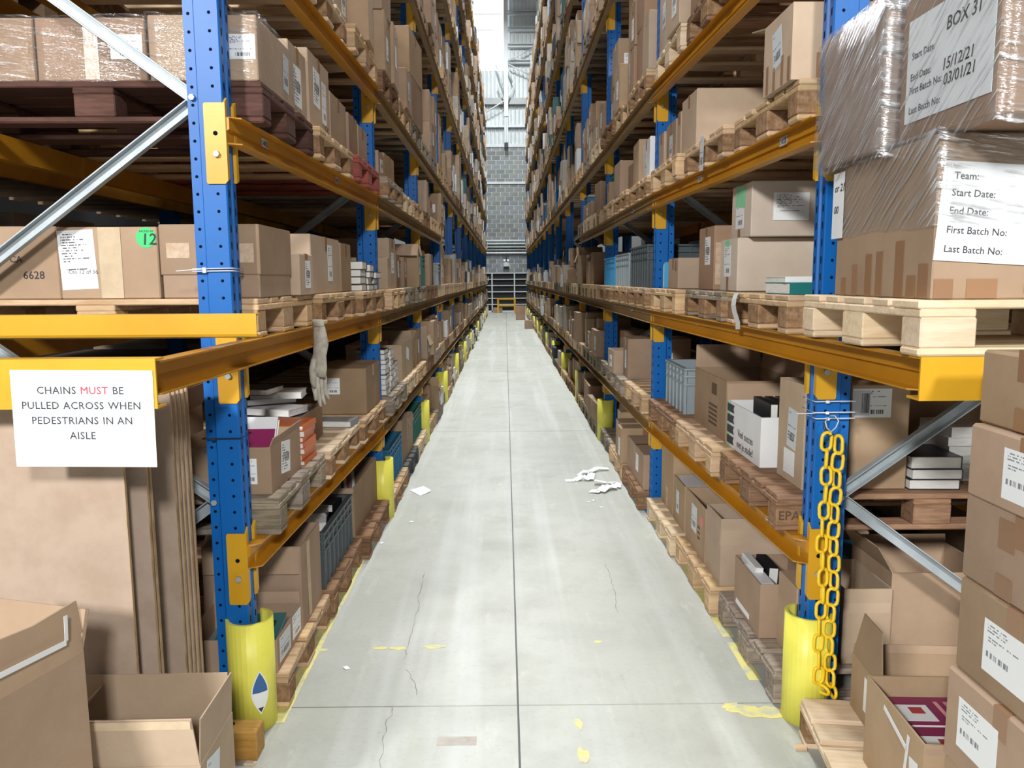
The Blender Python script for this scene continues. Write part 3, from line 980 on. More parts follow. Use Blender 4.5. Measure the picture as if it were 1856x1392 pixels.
_bk = {}
def book(label, x, y, z, w, d, t, cover='cover_black', rz=0., rot=None, spine='r', group=None):
    """flat book, w along X, d along Y; spine r/l = towards +X/-X, f/b = towards -Y/+Y"""
    k = (round(w, 3), round(d, 3), round(t, 3), cover, spine)
    if k not in _bk:
        c = .0025
        b = MB()
        b.box(-w / 2, w / 2, -d / 2, d / 2, 0, c).box(-w / 2, w / 2, -d / 2, d / 2, t - c, t)
        if spine == 'r': b.box(w / 2 - c, w / 2, -d / 2, d / 2, c, t - c)
        elif spine == 'l': b.box(-w / 2, -w / 2 + c, -d / 2, d / 2, c, t - c)
        elif spine == 'f': b.box(-w / 2, w / 2, -d / 2, -d / 2 + c, c, t - c)
        else: b.box(-w / 2, w / 2, d / 2 - c, d / 2, c, t - c)
        i = .004
        e = {'r': (i, 0, i, i), 'l': (0, i, i, i), 'f': (i, i, 0, i), 'b': (i, i, i, 0)}[spine]
        p = MB().box(-w / 2 + e[0] + (c if spine == 'l' else 0), w / 2 - e[1] - (c if spine == 'r' else 0), -d / 2 + e[2] + (c if spine == 'f' else 0), d / 2 - e[3] - (c if spine == 'b' else 0), c, t - c)
        _bk[k] = (b.mesh('book', cover), p.mesh('pages', 'pages'))
    a, p = _bk[k]
    o = O('book', a, None, (x, y, z), rot or (0, 0, rz))
    O('pages', p, o)
    tag(o, label, 'book', group)
    return o
def stack(n, where, x, y, z, w, d, t, covers, spine='r', group='stacked books', jit=.012, desc='hardback book'):
    zz = z
    for k in range(n):
        cv = covers[k % len(covers)]
        tt = t * R.uniform(.85, 1.15)
        book('%s %s, %s up in the pile %s' % (cv.replace('cover_', '').replace('mag', 'magenta'), desc, ORD[k], where), x + R.uniform(-jit, jit), y + R.uniform(-jit, jit), zz, w, d, tt, cv, R.uniform(-.04, .04), spine=spine, group=group)
        zz += tt + .0004
    return zz

def tote(label, x, y, z, w, d, h, m='tote_grey', rz=0., group='plastic totes', ribs=True):
    e = O('plastic_tote', None, None, (x, y, z), (0, 0, rz))
    t = .012
    b = MB()
    b.box(-w / 2 + .01, w / 2 - .01, -d / 2 + .01, d / 2 - .01, 0, .01)
    for q in ((-w / 2 + .01, w / 2 - .01, -d / 2 + .01, -d / 2 + .01 + t), (-w / 2 + .01, w / 2 - .01, d / 2 - .01 - t, d / 2 - .01), (-w / 2 + .01, -w / 2 + .01 + t, -d / 2 + .022, d / 2 - .022), (w / 2 - .01 - t, w / 2 - .01, -d / 2 + .022, d / 2 - .022)):
        b.box(*q, .01, h)
    O('body', b.mesh('body', m), e)
    for k, zz in enumerate((h - .012, h - .055, h - .105)):
        b = MB()
        o_ = 0 if k else -.004
        for q in ((-w / 2 + o_, w / 2 - o_, -d / 2 + o_, -d / 2 + .0105), (-w / 2 + o_, w / 2 - o_, d / 2 - .0105, d / 2 - o_), (-w / 2 + o_, -w / 2 + .0105, -d / 2 + .0105, d / 2 - .0105), (w / 2 - .0105, w / 2 - o_, -d / 2 + .0105, d / 2 - .0105)):
            b.box(*q, zz, zz + .012)
        O('rim' if k == 0 else 'rib', b.mesh('rim', m), e)
    nx, ny = max(3, int(w / .1)), max(3, int(d / .1))
    rv = MB().box(-.004, .004, -.0098, .0, 0, h - .012).mesh('rib', m)
    if ribs:
        for k in range(nx + 1):
            xx = -w / 2 + .012 + (w - .024) * k / nx
            O('rib', rv, e, (xx, -d / 2 + .0105, 0))
        for k in range(ny + 1):
            yy = -d / 2 + .012 + (d - .024) * k / ny
            O('rib', rv, e, (w / 2 - .0105, yy, 0), (0, 0, PI / 2))
            O('rib', rv, e, (-w / 2 + .0105, yy, 0), (0, 0, -PI / 2))
    tag(e, label, 'tote', group)
    return e

# ================================================================== RANDOM LOADS in the slots that are not dressed by hand
LEVEL = ['floor level', 'first shelf', 'second shelf', 'third shelf', 'fourth shelf', 'fifth shelf', 'sixth shelf', 'seventh shelf', 'top shelf']
SLOT = ['near', 'middle', 'far']
def slots():
    out = []
    for side in ('left', 'right'):
        XF = XFL if side == 'left' else XFR
        s = -1 if side == 'left' else 1
        for b in range(13):
            lv = [0, 1, 2, 3, 4, 5, 6, 7, 8] if b < 3 else [0, 1, 2, 4, 5, 6, 7, 8]
            for l in lv:
                nxt = [q for q in lv if q > l]
                top = ZTOP[nxt[0]] - BH if nxt else 9.95
                for k in range(3):
                    y = (2.96 + .4 + k * .85) if b == 0 else YU[b] + .12 + .4 + k * .845
                    xf = XF[b] + (XF[min(b + 1, 13)] - XF[b]) * ((y - YU[b]) / 2.69)
                    px, py = pix(xf, y + .4, ZTOP[l])
                    if py < -140: continue
                    out.append(dict(side=side, s=s, b=b, l=l, k=k, y=y, xf=xf, z=ZTOP[l], top=top, dist=y))
    return out
SL = slots()
HAND = {(sd, 0, l) for sd in ('left', 'right') for l in (0, 1, 2, 3)} | {('right', 1, 2), ('left', 1, 1), ('left', 1, 0)}
WOODS = ['wood', 'wood', 'wood', 'wood_pale', 'wood_grey', 'wood_grey', 'wood_brown']
specs, pstuff = [], []
SL.sort(key=lambda q: q['dist'])
npal = 0
for q in SL:
    q['px'] = q['xf'] - q['s'] * R.uniform(.045, .085) + q['s'] * .6
    q['pz'] = q['z'] + .001
    m = R.choice(WOODS)
    if q['side'] == 'left' and q['b'] == 0 and q['l'] == 3: m = ('wood_dark', 'wood', 'wood_red')[q['k']]
    if q['side'] == 'right' and q['b'] == 0 and q['l'] == 0: m = ('wood_grey', 'wood', 'wood_pale')[q['k']]
    if q['side'] == 'left' and q['b'] == 0 and q['l'] == 0: m = 'wood_brown' if q['k'] else 'wood'
    if q['side'] == 'left' and q['b'] == 0 and q['l'] == 1: m = ('wood_grey', 'wood_pale', 'wood')[q['k']]
    if q['side'] == 'left' and q['b'] == 0 and q['l'] == 2: m = 'wood'
    if q['side'] == 'right' and q['b'] == 0 and q['l'] == 1: m = ('wood_brown', 'wood', 'wood_brown')[q['k']]
    if q['side'] == 'right' and q['b'] == 0 and q['l'] in (2, 3): m = ('wood', 'wood_grey', 'wood')[q['k']] if q['l'] == 2 else 'wood'
    if q['side'] == 'left' and q['b'] == 1 and q['l'] == 0 and q['k'] == 1: m = 'wood_black'
    if npal < 290:
        npal += 1
        bay = ORD[q['b']]
        mb = 'chip_block' if R.random() < .35 and m not in ('wood_dark', 'wood_red', 'wood_black') else None
        o = pallet(q['px'], q['y'], q['pz'], '%s wooden pallet, %s, %s slot of %s bay, %s rack' % ({'wood': 'tan', 'wood_pale': 'pale', 'wood_grey': 'weathered grey', 'wood_brown': 'brown', 'wood_dark': 'dark brown', 'wood_red': 'red-painted', 'wood_black': 'black'}[m], LEVEL[q['l']], SLOT[q['k']], bay, q['side']), m, R.uniform(-.012, .012), mb, parts=(q['b'] < 2 and q['l'] < 6))
        if q['b'] == 0 and q['k'] == 0 and q['l'] == 1 and q['side'] == 'right':
            text(o, 'EPAL', 'f', (-.592, -.4015, .045), .05, 'print_brown')
    else:
        pstuff.append((q['px'], q['y'], q['pz'], m))

TONES = [(.42, .30, .205), (.38, .265, .18), (.47, .345, .245), (.34, .235, .16), (.52, .41, .31), (.45, .36, .29), (.58, .49, .40), (.62, .55, .48)]
ODD = [(.74, .75, .76), (.60, .62, .63), (.05, .06, .07), (.05, .14, .26), (.55, .52, .48), (.07, .16, .16), (.30, .32, .33)]
def load(q):
    if (q['side'], q['b'], q['l']) in HAND: return
    base = q['pz'] + .1445
    room = q['top'] - base - .05
    if room < .15: return
    s = q['s']
    edge = q['px'] - s * .6                    # aisle edge of the pallet
    p = R.random()
    if p < .10: return
    n = R.choice((1, 2, 2, 2, 3, 3))
    if room > .8 and R.random() < .35: n = 2
    cuts = sorted([0] + [.78 * (k + 1) / n + R.uniform(-.05, .05) for k in range(n - 1)] + [.78])
    kind = 'carton'
    for i in range(n):
        y0, y1 = q['y'] - .39 + cuts[i], q['y'] - .39 + cuts[i + 1] - R.uniform(.01, .05)
        dx = R.uniform(.32, .58)
        ins = R.uniform(-.03, .10)
        z = base
        tall = room * (R.uniform(.16, .48) if q['l'] == 2 and q['b'] > 2 else R.uniform(.42, .9) if q['l'] < 4 else R.uniform(.28, .82))
        lay = 1 if tall < .5 else (2 if tall < .85 else R.choice((2, 3)))
        for c in range(lay):
            hh = tall / lay * R.uniform(.93, 1.0)
            tone = R.choice(TONES) if R.random() < .82 else R.choice(ODD)
            if hh < .08: continue
            specs.append(dict(q=q, i=i, c=c, n=n, lay=lay, x=edge + s * (ins + dx / 2), y=(y0 + y1) / 2, z=z, w=dx, d=y1 - y0 - .004, h=hh - .002, tone=tone, r=R.random(), rz=R.uniform(-.05, .05)))
            z += hh
for q in SL: load(q)
nbox = 0
cst = MB()
for sp in specs:
    q = sp['q']
    where = '%s pallet, %s, %s bay, %s rack' % (SLOT[q['k']], LEVEL[q['l']], ORD[q['b']], q['side'])
    pos = ('upper ' if sp['c'] == sp['lay'] - 1 else 'middle ' if sp['c'] else 'lower ') if sp['lay'] > 1 else ''
    pos += ('near', 'far')[sp['i']] if sp['n'] == 2 else ('near', 'centre', 'far')[sp['i']] if sp['n'] == 3 else ''
    pos = pos.strip()
    odd = sp['tone'] in ODD
    if q['b'] <= 4 and nbox < 225 and (q['l'] < 7):
        f = 'r' if q['s'] < 0 else 'l'
        nbox += 1
        d, h, wd = sp['d'], sp['h'], sp['w']
        if sp['r'] < .06 and sp['lay'] == 1 and h < .45 and d > .2:
            c = R.choice(('tote_grey', 'tote_dark', 'tote_blue', 'tote_green'))
            tote('%s plastic tote, %s on %s' % ({'tote_grey': 'grey', 'tote_dark': 'dark grey', 'tote_blue': 'blue', 'tote_green': 'green'}[c], pos or 'alone', where), sp['x'], sp['y'], sp['z'], wd, d, min(h, .3), c, 0, ribs=q['b'] < 2)
            continue
        if sp['r'] > .72 and sp['c'] == sp['lay'] - 1 and q['l'] < 3:
            lbs = [(f, 0, h * .5, min(.12, d * .5), min(.16, h * .5), 'print_dense')] if R.random() < .5 else []
            carton('open brown cardboard box, %s on %s' % (pos or 'alone', where), sp['x'], sp['y'], sp['z'], wd, d, h, sp['rz'], R.choice(('card', 'card', 'card_pale')), True, [('f' if f == 'r' else 'b', .12, R.choice((-15, 20, 100, 150))), (f, .1, R.choice((5, 160, 170)))] if R.random() < .6 else [], labels=lbs, group='cartons on the racks')
            if d > .2 and h > .2:
                for k in range(2):
                    book('%s book in %s open box, %s' % (('white', 'grey')[k], pos or 'the', where), sp['x'] + (-.5 + k) * wd * .48, sp['y'], sp['z'] + h * .55, wd * .42, d * .78, .03, ('cover_white', 'cover_grey')[k], group='books in open boxes')
            continue
        lbs = []
        if R.random() < .55:
            lbs.append((f, R.uniform(-.15, .15) * d, h * R.uniform(.4, .6), min(.11, d * .4), min(.15, h * .5), R.choice(('print_dense', 'print_ship', 'print_pouch', 'print_addr')), R.uniform(-.06, .06)))
        if R.random() < .4: lbs.append(('f', R.uniform(-.2, .2) * wd, h * .5, min(.14, wd * .4), min(.1, h * .5), 'print_ship'))
        m = 'white_card' if odd and sp['tone'][0] > .5 else R.choice(('card', 'card', 'card', 'card_pale', 'card_red'))
        carton('%s box, %s on %s' % ({'white_card': 'closed white card', 'card': 'closed brown cardboard', 'card_pale': 'closed pale cardboard', 'card_red': 'closed dark cardboard'}[m], pos or 'alone', where), sp['x'], sp['y'], sp['z'], wd, d, h, sp['rz'], m, tape='y' if R.random() < .5 else True, labels=lbs, group='cartons on the racks')
    else:
        k = R.uniform(.9, 1.1)
        cst.box(sp['x'] - sp['w'] / 2, sp['x'] + sp['w'] / 2, sp['y'] - sp['d'] / 2, sp['y'] + sp['d'] / 2, sp['z'], sp['z'] + sp['h'], 0, tuple(min(.9, a * k) for a in sp['tone']), sp['rz'])
        if R.random() < .35:      # paper labels on the aisle face
            s = q['s']
            xx = sp['x'] - s * sp['w'] / 2
            cst.box(xx - s * .004, xx, sp['y'] - .06, sp['y'] + .06, sp['z'] + sp['h'] * .3, sp['z'] + sp['h'] * .3 + .15, 0, (.8, .82, .85), 0)
        if R.random() < .10:      # loose sheets and torn film hanging over the aisle edge
            s = q['s']
            xx = sp['x'] - s * (sp['w'] / 2 + R.uniform(.02, .07))
            cst.box(xx - s * .004, xx + s * .02, sp['y'] - R.uniform(.05, .2), sp['y'] + R.uniform(.05, .2), sp['z'] - R.uniform(0, .1), sp['z'] + sp['h'] * R.uniform(.4, .9), 0, (.78, .8, .82), 0)
o = O('distant_cartons', cst.mesh('distant_cartons', 'card_stuff'))
o['kind'] = 'stuff'
tag(o, 'countless cartons filling the far bays and high shelves of both racks', 'boxes')
ps = MB()
TW = {'wood': (.55, .39, .24), 'wood_pale': (.66, .52, .37), 'wood_grey': (.30, .25, .19), 'wood_brown': (.27, .16, .1), 'wood_black': (.04, .04, .04), 'wood_dark': (.1, .05, .04), 'wood_red': (.3, .07, .05)}
for x, y, z, m in pstuff:
    c = TW[m]
    for yy, wd in ((-.3275, .145), (-.175, .1), (0, .145), (.175, .1), (.3275, .145)):
        ps.box(x - .6, x + .6, y + yy - wd / 2, y + yy + wd / 2, z + .122, z + .144, 0, c)
    for xx in (-.5275, .5275):
        ps.box(x + xx - .0725, x + xx + .0725, y - .4, y + .4, z + .1, z + .122, 0, c)
        for yy, wd in ((-.35, .1), (0, .145), (.35, .1)):
            ps.box(x + xx - .0725, x + xx + .0725, y + yy - wd / 2, y + yy + wd / 2, z + .022, z + .1, 0, c)
    for yy, wd in ((-.35, .1), (0, .145), (.35, .1)):
        ps.box(x - .6, x + .6, y + yy - wd / 2, y + yy + wd / 2, z, z + .022, 0, c)
if pstuff:
    o = O('distant_pallets', ps.mesh('distant_pallets', 'card_stuff'))
    o['kind'] = 'stuff'
    tag(o, 'wooden pallets under the loads in the far bays of both racks', 'pallets')
# the back-to-back rack rows behind: pallets and loads seen only as dark shapes
for side, s, xf in (('left', -1, -2.25), ('right', 1, 2.40)):
    b = MB()
    for bb in range(13):
        for l, z in enumerate(ZTOP):
            if l == 3 and bb > 2: continue
            for k in range(3):
                y = (2.96 + .4 + k * .85) if bb == 0 else YU[bb] + .12 + .4 + k * .845
                h = R.uniform(.25, .45) if l < 4 else R.uniform(.5, 1.0)
                c = R.choice(TONES)
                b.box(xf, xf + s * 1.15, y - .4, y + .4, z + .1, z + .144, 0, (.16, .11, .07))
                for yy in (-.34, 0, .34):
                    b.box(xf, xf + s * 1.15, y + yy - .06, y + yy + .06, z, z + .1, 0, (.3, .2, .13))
                b.box(xf + s * .05, xf + s * 1.1, y - .37, y + .37, z + .145, z + .145 + h, 0, tuple(q_ * .6 for q_ in c))  # loads block light here, their tones darkened to deepen the shade
        for l, z in enumerate(ZTOP[1:]):
            if l == 2 and bb > 2: continue
            b.box(xf - s * .03, xf + s * .01, YU[bb], YU[bb + 1], z - .09, z, 0, (.5, .22, .02))
        b.box(xf - s * .02, xf + s * .08, YU[bb], YU[bb] + .1, 0, 9.3, 0, (.01, .1, .32))
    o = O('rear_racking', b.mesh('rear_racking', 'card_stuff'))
    o['kind'] = 'stuff'
    tag(o, 'loaded racking row standing back to back behind the %s rack' % side, 'racking')

# ================================================================== HAND-DRESSED NEAR BAYS
def film(parent, x0, x1, y0, y1, z0, z1, name='stretch_wrap'):
    """thin crumpled film shell round a carton, open below"""
    b = MB()
    n = 10
    rr = random.Random(int((x0 + 5) * 977 + z0 * 31))
    per = []
    for k in range(n): per.append((x0 + (x1 - x0) * k / n, y0))
    for k in range(n): per.append((x1, y0 + (y1 - y0) * k / n))
    for k in range(n): per.append((x1 - (x1 - x0) * k / n, y1))
    for k in range(n): per.append((x0, y1 - (y1 - y0) * k / n))
    cx, cy = (x0 + x1) / 2, (y0 + y1) / 2
    rows = 5
    for j in range(rows + 1):
        for (px, py) in per:
            e = 1 + rr.uniform(0, .012)
            b.v.append((cx + (px - cx) * e, cy + (py - cy) * e, z0 + (z1 - z0) * j / rows + rr.uniform(-.006, .006)))
    m = len(per)
    for j in range(rows):
        for k in range(m):
            k2 = (k + 1) % m
            b.f.append((j * m + k, j * m + k2, (j + 1) * m + k2, (j + 1) * m + k))
            b.m.append(0)
            b.sm.append(True)
    b.f.append(tuple(rows * m + k for k in range(m)))
    b.m.append(0)
    b.sm.append(False)
    o = O(name, b.mesh(name, 'film' if name == 'stretch_wrap' and x0 < -.2 and z1 > .3 else 'film_soft'), parent)
    o['label'] = 'clear crumpled stretch film'
    return o
def ctn(label, X, Y, Z, **k):
    return carton(label, (X[0] + X[1]) / 2, (Y[0] + Y[1]) / 2, Z[0], X[1] - X[0], Y[1] - Y[0], Z[1] - Z[0], **k)
B0, B1, B2, B3 = .1465, .8515, 1.6065, 2.3765

# ---- left rack, third shelf: film-wrapped cartons, then labelled ones
g = 'film-wrapped cartons'
a = ctn('film-wrapped carton at the left frame edge, third shelf of left rack end', (-2.0, -1.657), (2.97, 3.42), (B3, 2.592), m='card_red', tape=None, group=g)
film(a, -.178, .178, -.23, .23, .0, .220)
a = ctn('film-wrapped carton with white address label, middle of three on the left rack end', (-1.651, -1.263), (2.97, 3.42), (B3, 2.592), m='card_red', tape=None, group=g, labels=[('f', .124, .116, .113, .083, 'print_ship'), ('f', 0.0, .105, .05, .2, 'tape_clear')])
film(a, -.2, .2, -.23, .23, .0, .221)
a = ctn('film-wrapped carton behind the nearest blue upright, third shelf, left rack', (-1.255, -.872), (2.97, 3.47), (B3, 2.60), m='card', tape=None, group=g, labels=[('f', .135, .115, .10, .085, 'print_ship'), ('r', .12, .11, .075, .14, 'print_pouch', .1)])
film(a, -.197, .197, -.256, .256, .0, .231)
ctn('cardboard box with striped label right of the wrapped cartons, left third shelf', (-1.25, -.9), (3.50, 3.80), (B3, 2.672), m='card_pale', labels=[('r', -.02, .13, .14, .17, 'print_dense')])
a = ctn('tall cardboard box with two white labels on left third shelf', (-1.28, -.895), (3.82, 4.26), (B3, 2.725), m='card_pale', labels=[('r', -.06, .2, .13, .17, 'print_dense', .05), ('r', .09, .16, .09, .2, 'print_ship', .04)])
text(a, 'Oc', 'r', (.194, .1, .03), .06, 'print_brown')
t = O('tape_roll', MB().tube([(0, -.045, 0), (0, .045, 0)], .04, 16).mesh('tape_roll', 'pink'), None, (-.99, 4.31, 2.70))
ctn('low pale box after the tall labelled box, left third shelf', (-1.25, -.90), (4.30, 4.72), (B3, 2.645), m='card_pale')
tag(t, 'red and white tape roll on top of a pale box, left third shelf', 'tape')
t.location = (-1.0, 4.35, 2.687)
O('core', MB().tube([(0, -.047, 0), (0, .047, 0)], .018, 12).mesh('core', 'white_card'), t)
ctn('narrow pale box above the red pallet, left third shelf', (-1.25, -.89), (4.74, 5.02), (B3, 2.625), m='card')
ctn('last pale box above the red pallet, left third shelf', (-1.25, -.89), (5.04, 5.36), (B3, 2.615), m='card_pale')

# ---- left rack, second shelf
a = ctn('brown carton printed 6628 at the left picture edge, second shelf', (-2.0, -1.641), (2.99, 3.42), (B2, 1.872), tape=None)
text(a, '6628', 'f', (.045, -.2156, .075), .04, 'ink')
text(a, 'CA', 'f', (.0, -.2156, .135), .034, 'ink')
a = ctn('brown carton with green dot marked 12 and tall address sheet', (-1.637, -1.273), (2.985, 3.42), (B2, 1.868), tape=None, labels=[('f', -.113, .143, .132, .215, 'print_addr', -.04), ('f', .008, .131, .082, .258, 'tape_paper')])
gd = O('round_sticker', MB().tube([(0, 0, 0), (0, -.001, 0)], .037, 24).mesh('round_sticker', 'green_sticker'), a, (.142, -.2178, .222))
gd['label'] = 'bright green round sticker'
text(a, '12', 'f', (.122, -.2192, .197), .058, 'ink', shear=.1)
text(a, 'PACKED BY', 'f', (.118, -.2192, .242), .010, 'ink')
text(a, 'Ctn 12 of 36', 'f', (-.150, -.2188, .092), .021, 'ink', tilt=0)
a = ctn('brown lidded box behind the nearest blue upright, second shelf, left rack', (-1.265, -.908), (2.995, 3.425), (B2, 1.872), tape=None, labels=[])
O('lid', MB().cbox(-.1835, .1835, -.220, .220, .085, .270, .004).mesh('lid', 'card'), a)
sticker('tape', a, 'f', (-.115, -.2206, .175), .085, .055, 'tape_clear')
sticker('tape', a, 'f', (.125, -.2206, .165), .075, .07, 'tape_clear')
ctn('small box with white label in front of a larger box, left second shelf', (-1.12, -.875), (3.45, 3.69), (B2, 1.785), m='card_pale', labels=[('r', .02, .09, .09, .12, 'print_dense')])
ctn('pale brown box with narrow label, left second shelf, beside the small labelled box', (-1.3, -.89), (3.72, 4.36), (B2, 1.882), m='card_pale', labels=[('r', .08, .15, .10, .18, 'print_ship')])
ctn('upright brown box next to the white books, left second shelf', (-1.25, -.89), (4.40, 4.68), (B2, 1.872), m='card')
stack(4, 'by the second upright, left second shelf', -.935, 4.83, B2, .20, .17, .043, ['cover_black'], 'b', 'white books on left second shelf', desc='thick book')
stack(4, 'behind the front pile, left second shelf', -.93, 5.02, B2, .20, .17, .040, ['cover_black'], 'b', 'grey books on left second shelf', desc='thick book')
stack(3, 'furthest along the left second shelf', -.92, 5.22, B2, .19, .17, .040, ['cover_black'], 'l', 'white books on left second shelf', desc='paperback')

# ---- left rack, first shelf
a = ctn('open cardboard box of books with white labels beside the nearest upright, left first shelf', (-1.30, -.905), (3.02, 3.46), (B1, 1.035), m='card', opened=True, flaps=[('r', .035, 20)], labels=[('f', .115, .09, .055, .10, 'print_ship'), ('r', -.02, .105, .13, .13, 'print_dense', .12)])
bk = book('white book with crimson title strip leaning in the open box, left first shelf', -1.03, 3.13, 1.045, .24, .17, .03, 'cover_white', rot=(math.radians(52), 0, .05), spine='l', group='books in open boxes')
O('cover_picture', MB().box(-.02, .115, -.08, .03, .0300, .0308).mesh('cover_picture', 'cover_mag'), bk)
bk = book('crimson and lilac book lying behind the white one, left first shelf', -1.09, 3.32, .942, .18, .22, .03, 'cover_red', .12, spine='l', group='books in open boxes')
O('cover_picture', MB().box(-.06, .06, -.1, .05, .0300, .0308).mesh('cover_picture', 'cover_lilac'), bk)
stack(2, 'filling the open box beside the nearest upright', -1.1, 3.24, .862, .3, .3, .036, ['cover_grey'], 'r', 'books in open boxes', desc='book')
stack(7, 'beside the open box, left first shelf', -.985, 3.60, B1, .17, .22, .026, ['cover_orange'], 'r', 'orange books on left first shelf', .006, 'paperback')
a = ctn('open box heaped with books in the middle of the left first shelf', (-1.42, -.98), (3.78, 4.22), (B1, 1.02), m='card_red', opened=True, flaps=[('l', .16, 8), ('f', .10, 160)])
for k, (dx, dy, dz, c, rz) in enumerate(((-.08, 0, .16, 'cover_grey', .2), (.06, -.06, .165, 'cover_white', -.3), (-.02, .07, .20, 'cover_black', .5), (.05, .03, .235, 'cover_white', .1), (-.06, -.05, .265, 'cover_black', -.2))):
    book('%s book, %s from the bottom of the heap in the middle box, left first shelf' % (c[6:], ORD[k]), -1.2 + dx, 4.0 + dy, B1 + dz, .25, .18, .032, c, rz, spine='l', group='heaped books on left first shelf')
stack(4, 'filling the heaped box on left first shelf', -1.2, 4.0, B1 + .008, .38, .38, .036, ['cover_grey'], 'r', 'heaped books on left first shelf', .004, 'book')
book('dark grey book lying flat on the pale pallet, left first shelf', -.96, 4.50, B1, .20, .15, .036, 'cover_grey', -.1, spine='r')
book('black book lying flat at the back of the pale pallet, left first shelf', -1.18, 4.46, B1, .22, .16, .03, 'cover_black', .2, spine='r')
ctn('tall open-flapped box lid standing behind the open book box, left first shelf', (-1.52, -1.34), (3.10, 3.50), (B1, 1.13), m='card_red', opened=True, flaps=[('r', .12, 25), ('f', .08, -20)])
ctn('brown carton with printed label by the second upright, left first shelf', (-1.16, -.855), (4.86, 5.40), (B1, 1.135), m='card', labels=[('f', -.055, .175, .095, .10, 'print_ship')])

# ---- glove hanging over the left second-shelf beam
def glove():
    b = MB()
    b.tube([(0, 0, .40), (.004, 0, .36), (.012, 0, .30), (.0, 0, .25), (-.006, .004, .20), (-.004, .006, .16)], [.022, .034, .040, .036, .046, .040], 12, 0, flat=.5)
    for k, (dx, ln) in enumerate(((-.032, .10), (-.011, .13), (.010, .125), (.030, .105))):
        b.tube([(dx - .003, .006, .185), (dx * 1.15 - .004, .004, .16 - ln * .3), (dx * 1.3 - .006 * k, -.006, .16 - ln * .7), (dx * 1.35 - .004, -.012, .16 - ln)], [.013, .0125, .0115, .007], 8, 0, flat=.8)
    b.tube([(-.036, 0, .235), (-.058, -.006, .19), (-.064, -.014, .14), (-.060, -.02, .12)], [.014, .014, .012, .007], 8, 0, flat=.8)
    o = O('work_glove', b.mesh('work_glove', 'glove'), None, (-.815, 3.50, 1.09), (0, 0, PI / 2 - .5))
    o.scale = (1.0, 1.0, 1.02)
    tag(o, 'dirty grey-white work glove hanging from the orange beam, fingers down', 'glove')
    O('cuff', MB().tube([(0, 0, .372), (0, 0, .402)], .031, 12, flat=.5).mesh('cuff', 'glove'), o)
glove()

# ---- left rack, floor level
a = ctn('low open box of books with white paper labels beside the yellow guard', (-1.28, -.90), (2.975, 3.34), (B0, .278), m='card', opened=True, flaps=[('b', .05, 10)], labels=[('r', -.075, .07, .16, .10, 'print_pouch', .05), ('r', .10, .075, .13, .10, 'print_ship', .05)])
bk = book('teal picture book on top of the low open box, left floor level', -1.05, 3.13, .235, .24, .26, .03, 'cover_teal', .1, spine='l')
for k, (x, y, c) in enumerate(((-.06, -.07, 'cover_red'), (.02, -.06, 'paper'), (.07, .02, 'ink'), (-.05, .05, 'paper'))):
    O('cover_print', MB().box(x - .025, x + .025, y - .03, y + .03, .0300, .0307).mesh('cover_print', c), bk)
stack(2, 'under the teal picture book, left floor level', -1.06, 3.15, .155, .30, .30, .038, ['cover_grey'], 'r', 'books in open boxes', .004, 'book')
ctn('tall open carton behind the low book box, left floor level', (-1.33, -.90), (3.37, 3.73), (B0, .52), m='card', opened=True, flaps=[('f', .12, 172), ('l', .06, -20)], labels=[('r', -.05, .25, .05, .22, 'tape_paper'), ('r', -.05, .08, .05, .14, 'tape_paper')])
tote('dark grey plastic tote full of books, left floor level, between two cartons', -1.12, 4.18, B0, .44, .72, .29, 'tote_dark')
for k, (y, rx, c) in enumerate(((3.92, 0, 'cover_grey'), (4.08, .2, 'cover_white'), (4.24, .1, 'cover_grey'), (4.40, -.15, 'cover_black'))):
    book('%s book lying in the dark grey tote, %s from the near end' % (c[6:], ORD[k]), -1.10 + .03 * (k % 2), y, B0 + .225 + .008 * k, .24, .15, .045, c, rx, spine='r', group='books in the dark tote')
stack(4, 'filling the dark grey tote, left floor level', -1.12, 4.18, B0 + .015, .36, .60, .047, ['cover_black'], 'r', 'books in the dark tote', .003, 'book')
ctn('wide open carton of books next to the second yellow guard, left floor level', (-1.36, -.905), (4.62, 5.46), (B0, .45), m='card', opened=True, flaps=[('f', .05, 168)])
for k in range(6):
    c = ('cover_grey', 'cover_black', 'cover_white', 'cover_red', 'cover_grey', 'cover_white')[k]
    book('%s book standing tilted in the wide open carton, %s from the near end' % (c[6:], ORD[k]), -1.12, 4.80 + .085 * k, B0 + .21, .20, .24, .035, c, rot=(math.radians(68 - 4 * k), 0, .25), spine='r', group='books in the wide carton')
stack(2, 'filling the wide carton, left floor level', -1.13, 5.04, B0 + .008, .40, .74, .045, ['cover_grey'], 'r', 'books in the wide carton', .003, 'book')

# ---- right rack, third shelf
a = ctn('cardboard box with open far flap and peeling label beside the nearest upright, right third shelf', (1.032, 1.32), (2.985, 3.30), (B3, 2.642), m='card_pale', opened=True, flaps=[('b', .20, 78), ('r', .1, 30)], labels=[('l', -.0, .15, .10, .14, 'print_pouch', -.18), ('f', -.03, .05, .05, .085, 'tape')])
for k, y in enumerate((-.13, -.06, .03, .11)):
    sticker('tape', a, 'l', (-.1446, y, .045 + .012 * (k % 2)), .026, .085 + .02 * (k % 2), 'tape')
ctn('big plain cardboard box in the middle of the right third shelf', (1.035, 1.46), (4.44, 4.80), (B3, 2.68), m='card_pale')
ctn('narrow box left of the big plain box, right third shelf', (1.035, 1.36), (4.83, 4.92), (B3, 2.64), m='card_pale')
ctn('box with white label left of the narrow box, right third shelf', (1.03, 1.36), (4.94, 5.22), (B3, 2.62), m='card', labels=[('l', 0, .10, .09, .13, 'print_pouch')])
ctn('thin box by the second upright, right third shelf', (1.02, 1.36), (5.25, 5.42), (B3, 2.60), m='card_pale')
